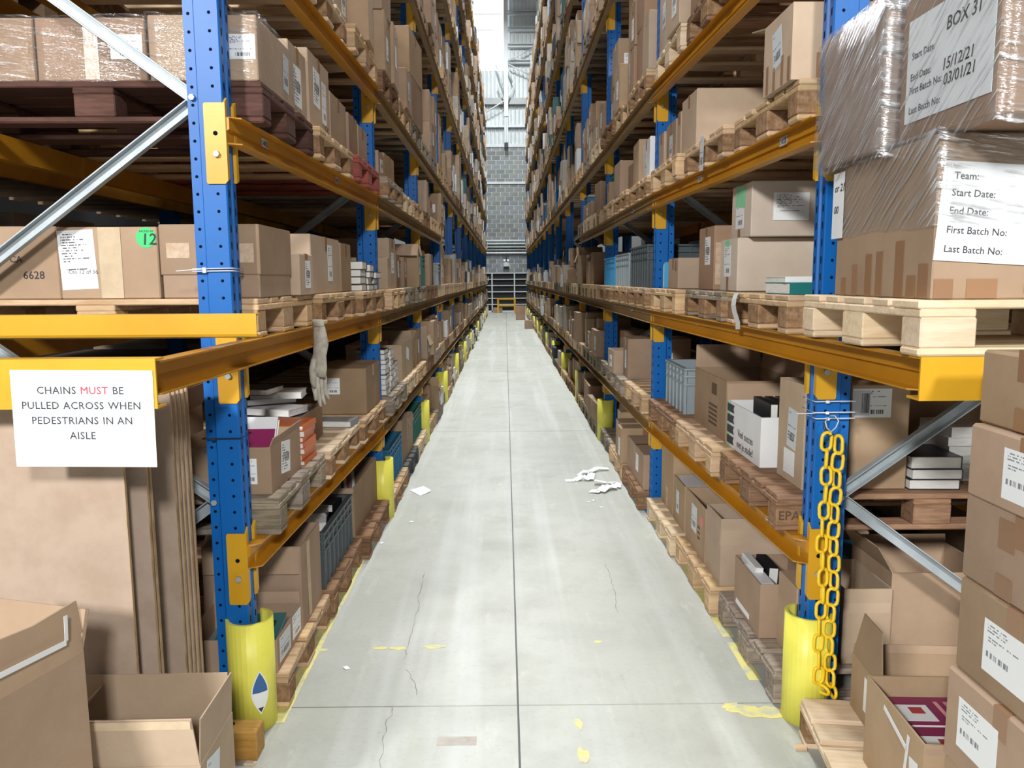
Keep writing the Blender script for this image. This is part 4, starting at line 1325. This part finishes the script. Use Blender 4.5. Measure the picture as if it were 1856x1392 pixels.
st_ = sticker('pallet_ticket', None, 'l', (1.01, 4.20, 2.30), .075, .17, 'print_pouch', .05)
tag(st_, 'white ticket hanging on a pallet edge, right third shelf', 'ticket')

# ---- right rack, second shelf
ctn('pale cardboard box with white label, lower of two stacked, right second shelf', (1.095, 1.50), (3.80, 4.10), (B2, 1.858), m='card_light', tape=None, labels=[('l', -.02, .145, .11, .15, 'print_ship'), ('l', -.02, .23, .07, .03, 'green_tag'), ('l', -.01, .035, .03, .07, 'tape')])
a = ctn('pale cardboard box with green tag and address sheet, upper of two stacked', (1.135, 1.50), (3.74, 4.06), (1.860, 2.112), m='card_light', tape=None, labels=[('l', -.02, .12, .13, .15, 'print_ship'), ('l', -.01, .195, .15, .10, 'green_tag', .1), ('f', -.0, .135, .165, .125, 'print_addr'), ('l', -.02, .02, .03, .045, 'tape')])
ctn('dark brown tall box with printed label, right second shelf', (1.105, 1.45), (4.27, 4.60), (B2, 1.945), m='card_red', labels=[('l', .03, .21, .11, .15, 'print_dense'), ('f', -.14, .14, .05, .22, 'tape_clear')])
ctn('low pale box between the dark tall box and the second upright', (1.065, 1.36), (4.96, 5.26), (B2, 1.795), m='card_pale', labels=[('l', .08, .14, .05, .06, 'tape')])
for k in range(3):
    f = O('document_folder', MB().cbox(-.12, .12, -.009, .009, 0, .17 - .01 * k, .002).mesh('document_folder', ('tote_sky', 'paper', 'tote_sky')[k]), None, (1.17, 5.31 + .024 * k, B2), (0, 0, 0))
    tag(f, '%s folder standing by the second upright, right second shelf, %s of three' % (('blue', 'white', 'pale blue')[k], ('near', 'middle', 'far')[k]), 'folder', 'folders by the second upright')
book('teal hardback lying beside the nearest upright, right second shelf', 1.19, 3.20, B2, .22, .26, .045, 'cover_teal', .05, spine='f')
book('white magazine pile top lying on the teal hardback, right second shelf', 1.20, 3.22, B2 + .0455, .24, .27, .022, 'cover_white', -.03, spine='f')
book('white book lying at the back beside the teal hardback, right second shelf', 1.44, 3.16, B2, .22, .26, .055, 'cover_white', .02, spine='l')
tk = MB()
for k in range(6):
    a0, a1 = k / 6, (k + 1) / 6
    f_ = lambda q: (-.012 * math.sin(q * PI * 1.6), q)
    (x0, q0), (x1, q1) = f_(a0), f_(a1)
    tk.quad((x0, -.035, -.16 * q0), (x0, .035, -.16 * q0 - .006), (x1, .035, -.16 * q1 - .006), (x1, -.035, -.16 * q1))
t = O('curled_ticket', tk.mesh('curled_ticket', 'print_grey'), None, (1.022, 3.55, B2 + .0))
tag(t, 'curled paper ticket hanging off a pallet, right second shelf', 'ticket')

# ---- right rack, first shelf
ctn('tall taped open box beside the nearest upright, right first shelf', (1.145, 1.30), (3.02, 3.30), (B1, 1.26), m='card_pale', opened=True, flaps=[('f', .05, -30)], labels=[('l', .02, .22, .10, .16, 'print_pouch', .08), ('l', .0, .08, .12, .10, 'paper')])
a = ctn('white cardboard box printed Veel succes met je studie, right first shelf', (1.10, 1.36), (3.39, 3.91), (B1, 1.072), m='white_card', opened=True)
mint = O('printed_strip', sticker_mesh(.05, .215, 'green_tag'), a, (-.1306, .228, .11), (0, 0, -PI / 2))
for k in range(4):
    O('pennant', MB().prism([(-.06, -.019), (.05, -.019), (.035, 0), (.05, .019), (-.06, .019)], -.0016, 0, 'y').mesh('pennant', 'ink_grey'), a, (-.1312, .19, .19 - .052 * k), (0, 0, -PI / 2))
text(a, 'Veel succes', 'l', (-.1318, .075, .075), .050, 'ink_grey', sx=1.0, bold=.0001)
text(a, 'met je studie!', 'l', (-.1318, .085, .022), .050, 'ink_grey', sx=.9, bold=.0001)
for k in range(3):
    book('black hardback standing in the white printed box, %s' % ('left', 'middle', 'right')[k], 1.19 + .05 * k, 3.56, B1 + .142, .26, .24, .035, 'cover_black', rot=(0, math.radians(-90), 0), spine='r', group='black hardbacks in the white box')
a = ctn('brown box with a block of printed lines, right first shelf, beside the white box', (1.10, 1.48), (3.94, 4.60), (B1, 1.16), m='card', opened=True, flaps=[('r', .16, 10), ('b', .13, 5), ('f', .10, 175)])
for k in range(5):
    sticker('printed_line', a, 'l', (-.1906, -.08, .15 - .024 * k), .17, .013, 'print_brown')
sticker('printed_line', a, 'l', (-.1906, -.1, .24), .10, .06, 'print_brown')
ctn('deep brown carton behind the printed brown box, right first shelf', (1.52, 1.85), (3.85, 4.40), (B1, 1.28), m='card', opened=True, flaps=[('l', .08, 15)])
tote('light grey plastic tote of books by the second upright, right first shelf', 1.255, 5.05, B1, .36, .56, .28, 'tote_grey')
for k in range(3):
    book('book lying in the light grey tote, %s from the near end' % ORD[k], 1.25, 4.90 + .14 * k, B1 + .19, .22, .12, .035, ('cover_grey', 'cover_white', 'cover_black')[k], .2, spine='r', group='books in the light grey tote')
stack(3, 'filling the light grey tote', 1.255, 5.05, B1 + .014, .28, .46, .057, ['cover_grey'], 'r', 'books in the light grey tote', .003, 'book')
# seen through the end frame
a = ctn('brown carton with shipping sheet behind the end bracing, right first shelf', (1.325, 1.552), (3.02, 3.375), (B1, 1.262), m='card', labels=[('f', -.035, .34, .15, .112, 'print_ship')])
sticker('striped_label', a, 'f', (-.075, -.1791, .34), .065, .095, 'print_beam')
stack(3, 'seen through the end bracing, right first shelf', 1.665, 3.13, B1, .195, .24, .043, ['cover_black'], 'r', 'black books behind the bracing', .006, 'hardback')
stack(6, 'behind the black hardbacks, right first shelf', 1.86, 3.25, B1, .17, .24, .036, ['cover_white'], 'l', 'white books behind the bracing', .008, 'paperback')
ctn('dark carton deep on the right first shelf behind the white paperbacks', (1.60, 2.1), (3.45, 3.75), (B1, 1.24), m='card_red')

# ---- right rack, floor level
ctn('narrow carton behind the blue upright and chain, right floor level', (1.135, 1.30), (2.99, 3.20), (B0, .46), m='card', tape=None)
a = ctn('low carton with upright books beside the weathered pallet end, right floor level', (1.07, 1.32), (3.23, 3.60), (B0, .385), m='card', opened=True)
book('white boxed book standing in the low carton, right floor level', 1.115, 3.47, .285, .24, .20, .035, 'cover_white', rot=(0, math.radians(-84), .0), spine='r')
bk = book('black book with white spine lettering standing in the low carton', 1.19, 3.46, .285, .24, .18, .045, 'cover_black', rot=(0, math.radians(-87), .0), spine='r')
book('white labelled pack lying on the rim of the low carton', 1.105, 3.36, .36, .055, .24, .025, 'cover_white', 0, spine='r')
book('dark book lying at the bottom of the low carton', 1.25, 3.33, .155, .10, .15, .12, 'cover_black', 0, spine='r')
a = ctn('open cardboard box with turned-down front flap, right floor level', (1.06, 1.42), (3.82, 4.10), (B0, .49), m='card_pale', opened=True, flaps=[('f', .135, 179), ('l', .135, 178)])
a = ctn('open brown box with white label and red mark, right floor level', (1.06, 1.44), (4.13, 4.58), (B0, .45), m='card', opened=True, labels=[('l', -.02, .18, .12, .15, 'print_pouch', .02)])
O('round_sticker', MB().tube([(0, 0, 0), (-.001, 0, 0)], .028, 16).mesh('round_sticker', 'pink'), a, (-.1905, -.15, .21))
for k in range(3): sticker('printed_line', a, 'l', (-.1906, -.09 - .0 * k, .16 - .03 * k), .05, .012, 'print_brown')
ctn('brown box of white books, right floor level, middle of the bay', (1.07, 1.45), (4.67, 4.98), (B0, .43), m='card', opened=True, labels=[('l', -.03, .14, .08, .14, 'print_pouch')])
stack(2, 'atop the brown box, right floor level', 1.26, 4.82, .34, .33, .27, .045, ['cover_white'], 'f', 'white books in the floor box', .003, 'book')
stack(4, 'below the white books, right floor level', 1.26, 4.82, .155, .33, .27, .044, ['cover_grey'], 'f', 'white books in the floor box', .003, 'book')
ctn('tall open box by the second upright, right floor level', (1.075, 1.45), (5.02, 5.40), (B0, .575), m='card', opened=True, labels=[('l', .0, .07, .05, .14, 'tape_clear')])
ctn('open carton right of the chain behind the end bracing, floor level', (1.325, 1.515), (3.0, 3.34), (B0, .455), m='card_pale', opened=True, flaps=[('f', .1, 179)])
ctn('wide open carton at the right end of the bay behind the bracing, floor level', (1.535, 1.95), (3.05, 3.42), (B0, .50), m='card', opened=True, flaps=[('l', .12, 30), ('b', .04, 0)])
for k in range(3):
    o = O('blue_crate_lid', MB().cbox(-.20, .20, -.14, .14, 0, .085, .015).mesh('blue_crate_lid', 'tote_blue'), None, (1.66 + .03 * k, 3.60, B0 + .09 * k + .001), (0, 0, .03 * k))
    O('rim', MB().box(-.205, .205, -.145, .145, .03, .045).mesh('rim', 'tote_blue'), o)
    tag(o, 'blue plastic crate lid, %s of the pile behind the end bracing' % ('lowest', 'middle', 'topmost')[k], 'crate lid', 'blue crate lids')

# ---- second bays: totes on the right second shelf, books and boxes on the left
tote('dark grey tote nearest the second upright, right second shelf', 1.205, 6.03, B2, .42, .74, .30, 'tote_dark')
tote('pale grey tote between the dark and the blue one, right second shelf', 1.205, 6.88, B2, .42, .76, .27, 'tote_grey')
tote('bright blue tote at the far end of the second bay, right second shelf', 1.205, 7.72, B2, .42, .74, .26, 'tote_sky')
stack(9, 'nearest the second left upright, first shelf', -.965, 5.77, B1, .21, .17, .036, ['cover_white', 'cover_black', 'cover_white', 'cover_black', 'cover_black'], 'b', 'books in the second left bay', .008, 'hardback')
stack(8, 'second along, second left bay, first shelf', -.955, 5.98, B1, .21, .17, .038, ['cover_black', 'cover_white'], 'l', 'books in the second left bay', .008, 'hardback')
stack(5, 'third along, second left bay, first shelf', -.955, 6.22, B1, .21, .20, .038, ['cover_grey', 'cover_white'], 'l', 'books in the second left bay', .008, 'hardback')
a = ctn('open brown box with torn white label, left first shelf, second bay', (-1.30, -.845), (6.50, 7.22), (B1, 1.145), m='card_pale', opened=True, flaps=[('b', .07, 10)], labels=[('r', .02, .19, .16, .10, 'paper', .2)])
ctn('pink-red box inside the open box, second left bay', (-1.26, -1.0), (6.56, 6.80), (B1 + .008, 1.16), m='pink_card', tape=None)
ctn('brown box with raised flaps, left first shelf, second bay, far pallet', (-1.28, -.86), (7.36, 7.68), (B1, 1.10), m='card', opened=True, flaps=[('r', .11, 20), ('f', .1, 15)])
ctn('closed brown box by the third left upright, first shelf', (-1.28, -.86), (7.72, 8.08), (B1, 1.19), m='card', labels=[('r', .0, .17, .10, .13, 'print_ship')])
tote('blue tote behind the second yellow guard, left floor level', -1.06, 6.05, B0, .42, .74, .30, 'tote_blue')
ctn('tall open carton with a white sheet behind the blue tote, left floor level', (-1.30, -.86), (6.50, 6.88), (B0, .52), m='card', opened=True, flaps=[('f', .10, 165)], labels=[('f', .12, .2, .10, .34, 'paper')])
ctn('lower open carton beside the tall one, second left bay, floor level', (-1.30, -.86), (6.92, 7.27), (B0, .47), m='card_pale', opened=True, flaps=[('r', .08, 170)])
tote('dark green tote by the third left upright, floor level', -1.07, 7.70, B0, .42, .70, .29, 'tote_green')

# ================================================================== FOREGROUND LEFT
sh = [(-1.082, 2.22), (-1.055, 2.30), (-1.060, 2.335), (-1.057, 2.50), (-1.062, 2.545), (-1.066, 2.59), (-1.070, 2.635), (-1.085, 2.70)]
for k, (x1, y) in enumerate(sh):
    b = MB()
    b.box(-2.05, x1 - .002, 0, .011, 0, 1.325 - .004 * (k % 3), 0)
    b.box(x1 - .002, x1, .0, .011, 0, 1.325 - .004 * (k % 3), 1)
    o = O('cardboard_sheet', b.mesh('cardboard_sheet', ('card_sheet', 'card_edge')), None, (0, y, .001), (0, 0, R.uniform(-.002, .002)))
    tag(o, 'large flat cardboard sheet standing under the sign, %s from the front' % ORD[k], 'cardboard sheet', 'flat cardboard sheets under the sign')

sg = O('warning_sign', sticker_mesh(.370, .257, 'paper_sign', .0012), None, (-1.109, 2.0835, 1.3125))
sg.rotation_euler = (0, .012, 0)
tag(sg, 'white laminated notice about pulling chains across, taped to the yellow end beam', 'sign')
def line(parts, z):
    tot = sum(w_ for _, w_, _ in parts)
    x = -tot / 2
    for s_, w_, m_ in parts:
        text(sg, s_, 'f', (x, -.0016, z), .0275, m_, sp=1.06)
        x += w_
def width(s_):
    m = text(sg, s_, 'f', (0, 0, 0), .0275, 'ink_grey', sp=1.06)
    xs = [v.co.x for v in m.data.vertices]
    bpy.data.objects.remove(m)
    return max(xs) + .011
for row, z in ((('CHAINS', 'MUST', 'BE'), .066), (('PULLED', 'ACROSS', 'WHEN'), .026), (('PEDESTRIANS', 'IN', 'AN'), -.014), (('AISLE',), -.054)):
    line([(w_, width(w_), 'ink_red' if w_ == 'MUST' else 'ink_grey') for w_ in row], z)

# tall box at the left edge with a torn upright flap
a = carton('tall brown carton with a torn upright flap at the bottom left corner', -1.275, 1.675, 0, .40, .45, .785, -.277, 'card', True, [('b', .10, 20)])
fl = MB().prism([(-.222, 0), (.225, 0), (.225, .045), (.232, .05), (.228, .128), (.10, .118), (-.04, .128), (-.16, .112), (-.222, .118)], -.003, .003, 'y').mesh('flap', 'card')
f_ = O('flap', fl, a, (.197, 0, .785), (math.radians(-6), 0, PI / 2))
for p, w_, h_, tl in (((.212, .06, .842), .21, .013, .04), ((.214, -.045, .880), .010, .07, 0), ((.214, .165, .873), .010, .06, .05)):
    sticker('torn_tape', a, 'r', p, w_, h_, 'white_card', tl)
# open box in front of the sheets
a = carton('open cardboard box with raised flaps in front of the standing sheets', -1.02, 2.06, 0, .44, .26, .425, .02, 'card_pale', True,
           [('f', .148, 12), ('b', .125, -2), ('r', .125, 3), ('l', .12, -38)], labels=[('r', -.05, .34, .10, .12, 'print_pouch', .2)])
sticker('tape', a, 'f', (0, -.161, .555), .425, .022, 'tape_paper')
wbk = O('timber_block', MB().cbox(-.068, .068, -.045, .045, 0, .105, .004).mesh('timber_block', 'wood_oiled'), None, (-.948, 2.665, 0))
O('bolt_hole', MB().tube([(0, 0, 0), (0, 0, .001)], .016, 12).mesh('bolt_hole', 'dark_hole'), wbk, (-.04, .01, .1046))
tag(wbk, 'short yellow-brown timber block against the foot of the left yellow guard', 'timber block')
ch = O('wood_splinter', MB().prism([(-.02, -.008), (.015, -.012), (.024, .004), (-.012, .010)], 0, .008).mesh('wood_splinter', 'wood_pale'), None, (-.90, 2.60, 0))
tag(ch, 'pale splinter of wood on the floor below the timber block', 'wood chip')
ch = O('wood_splinter', MB().prism([(-.022, -.014), (.018, -.018), (.028, .006), (-.010, .016)], 0, .010).mesh('wood_splinter', 'wood'), None, (1.045, 2.66, 0))
tag(ch, 'orange wood chip on the floor before the right yellow guard', 'wood chip')

def tie(x0, x1, y0, y1, z, label, tail=None, m='zip'):
    b = MB().tube([(x0, y0, z), (x1, y0, z + .002), (x1, y1, z), (x0, y1, z)], .0022, 6, 0, closed=True)
    o = O('cable_tie', b.mesh('cable_tie', m))
    O('tie_head', MB().cbox(-.006, .006, -.004, .004, -.005, .005, .001).mesh('tie_head', m), o, (x0 + (x1 - x0) * .3, y0 - .003, z))
    if tail: O('tie_tail', MB().tube([(x0 + (x1 - x0) * .3, y0 - .004, z), tail], .0018, 5).mesh('tie_tail', m), o)
    tag(o, label, 'cable tie', 'cable ties on the nearest uprights')
tie(-1.095, -.955, 2.843, 2.957, 1.712, 'white cable tie round the nearest left upright, upper one', (-1.15, 2.835, 1.705))
tie(-1.095, -.955, 2.843, 2.957, 1.703, 'white cable tie round the nearest left upright, lower one')
tie(1.115, 1.258, 2.838, 2.957, 1.226, 'white cable tie on the nearest right upright, topmost of three')
tie(1.115, 1.258, 2.838, 2.957, 1.186, 'white cable tie on the nearest right upright, middle of three', (1.06, 2.86, 1.18))
tie(1.118, 1.258, 2.836, 2.957, 1.164, 'white cable tie holding the chain hook, lowest of three')
tie(-1.095, -.955, 2.843, 2.957, 1.105, 'thin black cable tie round the nearest left upright below the beam', m='rubber')

# ================================================================== CHAIN on the right upright
def link_mesh(L=.078, W=.049, r=.0062):
    pts = []
    ra = W / 2 - r
    hh = L / 2 - r - ra
    for k in range(7):
        t = PI * k / 6
        pts.append((ra * math.cos(t), 0, hh + ra * math.sin(t)))
    for k in range(7):
        t = PI + PI * k / 6
        pts.append((ra * math.cos(t), 0, -hh + ra * math.sin(t)))
    return MB().tube(pts, r, 8, closed=True).mesh('chain_link', 'chain_yellow')
cm = link_mesh()
chn = empty('plastic_chain', (1.158, 2.79, 1.13))
tag(chn, 'yellow plastic barrier chain hanging doubled from a hook on the right upright', 'chain')
for st, dx in ((0, -.019), (1, .021)):
    n = 15 if st == 0 else 15
    for k in range(n):
        z = -.038 - k * .0628 - (.0 if st == 0 else .012)
        an = (.18 if (k + st) % 2 == 0 else 1.25) * (1 if st == 0 else -1) + R.uniform(-.12, .12)
        sway = .004 * math.sin(k * .9 + st)
        O('chain_link', cm, chn, (dx + sway + .010 * k / 15, -.006 + .004 * math.sin(k * 1.3), z), (R.uniform(-.05, .05), R.uniform(-.06, .06), an))
O('chain_link', cm, chn, (.004, -.006, -.972), (1.2, PI / 2 - .35, .15))
O('chain_link', cm, chn, (.045, -.010, -.978), (1.35, PI / 2 + .1, -.25))
hk = MB().tube([(.0, .02, .05), (.012, .006, .052), (.022, -.004, .035), (.012, -.006, .012), (-.004, -.004, -.004), (-.018, -.002, .010), (-.022, .006, .03), (-.010, .016, .04)], .0028, 6)
O('hook', hk.mesh('hook', 'galv'), chn)['label'] = 'steel S hook'
O('hook', MB().tube([(-.03, 0, .03), (-.026, -.006, .0), (-.012, -.01, -.02), (.004, -.008, -.01)], .003, 6).mesh('hook', 'dark_metal'), chn)

# ================================================================== FOREGROUND RIGHT
pallet(1.655, 2.43, 1.467, 'pale new pallet carrying film-wrapped boxes on the right pick station', 'wood_pale', 0, group='pallets in front of the racks')
zb = 1.467 + .1445
a = ctn('large film-wrapped carton with batch sheet, lower left on the right station pallet', (1.10, 1.56), (2.07, 2.68), (zb, 2.03), m='card', tape=None, name='wrapped_carton')
wbx = a
for y, h_, w_ in ((.235, .055, .034), (.155, .095, .036), (.06, .125, .042), (-.01, .13, .042), (-.13, .155, .05), (-.2, .06, .05), (-.26, .09, .05)):
    sticker('tape', a, 'l', (-.2312, y, h_ / 2 + .002), w_, h_, 'tape')
for x, w_ in ((-.20, .05), (-.10, .08), (.06, .10), (.18, .08)):
    sticker('tape', a, 'f', (x, -.3062, .028), w_, .05, 'tape' if w_ < .1 else 'tape_paper')
sh_ = O('batch_sheet', sticker_mesh(.36, .25, 'paper'), a, (-.045, -.3085, .215), (0, 0, 0))
sh_.rotation_euler = (0, .06, 0)
for i, (s_, z) in enumerate((('Team:', .305), ('Start Date:', .263), ('End Date:', .218), ('First Batch No:', .170), ('Last Batch No:', .122))):
    text(a, s_, 'f', (-.208 + .004 * (4 - i), -.3100, z), .0255, 'ink_grey', tilt=.06)
for s_, x, z in (('BOX 28', .045, .232), ('22/12/21', .045, .19), ('26/01/21', .03, .14)):
    text(a, s_, 'f', (x, -.3100, z), .036, 'ink', shear=.2, tilt=.05)
film(a, -.236, .236, -.312, .312, .19, .428)
sl = O('side_sheet', sticker_mesh(.085, .21, 'paper'), a, (-.239, .285, .29), (0, 0, -PI / 2))
text(a, 'or 21', 'l', (-.2405, .315, .335), .035, 'ink', shear=.2)
text(a, '00', 'l', (-.2405, .315, .265), .035, 'ink', shear=.2)
b_ = ctn('film-wrapped carton at the right picture edge, lower right on the right station pallet', (1.58, 2.05), (2.09, 2.66), (zb, 2.03), m='card', tape=None, name='wrapped_carton')
film(b_, -.24, .24, -.29, .29, .0, .425)
a = ctn('film-wrapped carton with crinkled dark side, upper far one on the right station', (1.065, 1.55), (2.325, 2.76), (2.036, 2.44), m='card_red', tape=None, name='wrapped_carton')
film(a, -.25, .25, -.225, .226, -.03, .412)
film(a, -.256, .256, -.23, .234, -.01, .40, 'stretch_wrap')
a = ctn('film-wrapped carton with sheet marked BOX 31, upper near one on the right station', (1.11, 1.60), (1.86, 2.315), (2.036, 2.42), m='card_red', tape=None, name='wrapped_carton')
O('batch_sheet', sticker_mesh(.40, .27, 'paper'), a, (-.2475, -.01, .185), (0, 0, -PI / 2))
for s_, y, z in (('Start Date:', .165, .215), ('End Date:', .168, .160), ('First Batch No:', .17, .125), ('Last Batch No:', .168, .073)):
    text(a, s_, 'l', (-.2490, y, z), .0265, 'ink_grey')
for s_, y, z, sz in (('BOX 31', .0, .245, .046), ('15/12/21', .01, .150, .040), ('03/01/21', .0, .112, .040)):
    text(a, s_, 'l', (-.2490, y, z), sz, 'ink', shear=.15)
film(a, -.249, .249, -.233, .233, -.02, .392)
b_ = ctn('film-wrapped carton behind the BOX 31 carton at the right picture edge', (1.62, 2.05), (2.05, 2.6), (2.036, 2.42), m='card', tape=None, name='wrapped_carton')
film(b_, -.22, .22, -.28, .28, 0, .395)

# stack of shipping cartons at the right edge
zs = [0, .238, .475, .712, .945, 1.15, 1.325, 1.50]
for k in range(7):
    x0 = 1.112 + (.012, -.008, -.012, .0, .004, .0, .02)[k]
    lb = []
    if k == 1: lb = [('l', .06, .12, .17, .13, 'print_pallet')]
    if k == 2: lb = [('l', -.08, .12, .155, .125, 'print_pallet')]
    if k == 3: lb = [('l', -.02, .11, .165, .125, 'print_pallet')]
    if k == 5: lb = [('l', .0, .085, .155, .115, 'print_pallet')]
    if k in (4, 6): lb = [('l', -.05, .15, .06, .07, 'tape'), ('l', -.05, .03, .06, .05, 'tape')]
    ctn('sealed brown shipping carton in the stack at the right edge, %s from the bottom' % ORD[k], (x0, x0 + .42), (1.45, 1.88 - .006 * (k % 2)), (zs[k] + .0005, zs[k + 1] - .001), m='card', labels=lb, group='stacked shipping cartons', ch=.006)
pallet(1.618, 2.281, 0, 'pale pallet on the floor beside the right yellow guard under open boxes', 'wood_pale', -.12, 'chip_block', group='pallets in front of the racks')
a = carton('open box of magenta-covered books on the floor pallet at the right', 1.285, 2.165, .1455, .33, .38, .285, -.05, 'card', True, [('f', .03, 175)], labels=[])
for p, w_, h_, tl in (((-.1662, -.09, .14), .014, .24, .12), ((-.1662, -.15, .12), .05, .18, -.12), ((-.1662, -.02, .235), .16, .016, .25)):
    sticker('torn_tape', a, 'l', p, w_, h_, 'white_card', tl)
for k in range(2):
    bk = book('magenta book with white panel, %s in the open box at the right' % ('near', 'far')[k], 1.275, 2.07 + .17 * k, .345, .27, .155, .036, 'cover_mag', -.05, spine='l', group='magenta books')
    O('cover_panel', MB().box(-.11, -.01, -.06, .03, .0360, .0367).mesh('cover_panel', 'paper'), bk)
    O('cover_print', MB().box(-.07, -.03, -.02, .015, .0367, .0373).mesh('cover_print', 'cover_red'), bk)
    for j in range(3):
        O('cover_print', MB().box(.02 + .03 * j, .032 + .03 * j, -.05, .05, .0360, .0366).mesh('cover_print', 'cover_pink'), bk)
stack(3, 'under the magenta books', 1.285, 2.16, .1555, .28, .33, .058, ['cover_grey'], 'l', 'magenta books', .003, 'book')
carton('open box with tall pointed flap behind the magenta book box', 1.43, 2.545, .1455, .42, .27, .20, -.08, 'card', True, [('l', .15, -12, .10), ('b', .03, 10), ('r', .14, 5, .06)], labels=[('l', .05, .11, .12, .12, 'paper')])

# ================================================================== LOOSE THINGS ON THE FLOOR
def sheet(name, pts, label, cat, m='paper'):
    b = MB()
    n = len(pts)
    b.v = list(pts)
    b.f = [tuple(range(n))]
    b.m, b.sm = [0], [False]
    return tag(O(name, b.mesh(name, m)), label, cat)
b = MB().quad((-.775, 6.24, .003), (-.67, 6.07, .002), (-.60, 6.19, .006), (-.68, 6.30, .016)).quad((-.68, 6.30, .016), (-.60, 6.19, .006), (-.605, 6.22, .010), (-.672, 6.31, .02))
tag(O('paper_sheet', b.mesh('paper_sheet', 'paper')), 'white folded sheet of paper lying on the left of the aisle floor', 'paper')
def ribbon(pts, w_, label):
    b = MB()
    for k in range(len(pts) - 1):
        (x0, y0, z0), (x1, y1, z1) = pts[k], pts[k + 1]
        d = Vector((x1 - x0, y1 - y0, 0))
        nrm = Vector((-d.y, d.x, 0)).normalized() * w_ / 2
        b.quad((x0 - nrm.x, y0 - nrm.y, z0), (x1 - nrm.x, y1 - nrm.y, z1), (x1 + nrm.x, y1 + nrm.y, z1 + .006), (x0 + nrm.x, y0 + nrm.y, z0 + .006))
    return tag(O('paper_strip', b.mesh('paper_strip', 'paper')), label, 'paper', 'crumpled paper strips on the floor')
ribbon([(.49, 6.50, .002), (.57, 6.50, .004), (.64, 6.55, .03), (.70, 6.50, .012), (.72, 6.62, .04), (.66, 6.70, .02)], .06, 'white paper strip with a flat end, left of the crumpled strips on the aisle')
ribbon([(.62, 6.66, .004), (.68, 6.72, .03), (.73, 6.78, .012), (.80, 6.86, .025), (.90, 6.88, .010)], .05, 'white paper strip reaching furthest back among the crumpled strips')
ribbon([(.66, 6.16, .003), (.74, 6.12, .012), (.80, 6.22, .03), (.88, 6.24, .012), (.89, 6.32, .03), (.82, 6.38, .015), (.72, 6.40, .03)], .075, 'grey folded paper strip, nearest of the crumpled strips on the aisle')
for k, (x, y) in enumerate(((.62, 5.86), (.66, 5.90), (.70, 5.72), (-.66, 5.40), (-.80, 4.95), (-.70, 3.29))):
    o = O('paper_scrap', MB().prism([(-.018, -.008), (.012, -.012), (.02, .006), (-.01, .012)], 0, .002).mesh('paper_scrap', 'paper'), None, (x, y, .001), (0, 0, k * 1.1))
    tag(o, ('tiny white paper scrap, left one before the crumpled strips', 'tiny white paper scrap, upper one before the crumpled strips', 'tiny white paper scrap, right one before the crumpled strips', 'white paper scrap on the floor near the second left guard', 'white paper scrap beside the left yellow line', 'small white scrap by the yellow specks left of the centre joint')[k], 'paper', 'paper scraps')

# cartons standing in the aisle near its end
carton('brown carton on the floor before the white-railed shelving', -.37, YWALL - 1.0, 0, .45, .4, .26, .0, 'card_red')
carton('brown carton on the floor at the right rack, larger of the two far ones', .63, 33.2, 0, .38, .4, .22, 0, 'card')
carton('dark brown carton stacked on the larger far carton', .62, 33.2, .221, .40, .4, .36, 0, 'card_red')
carton('pale brown carton standing out from the right rack far down the aisle', .79, 27.2, 0, .27, .3, .29, 0, 'card')
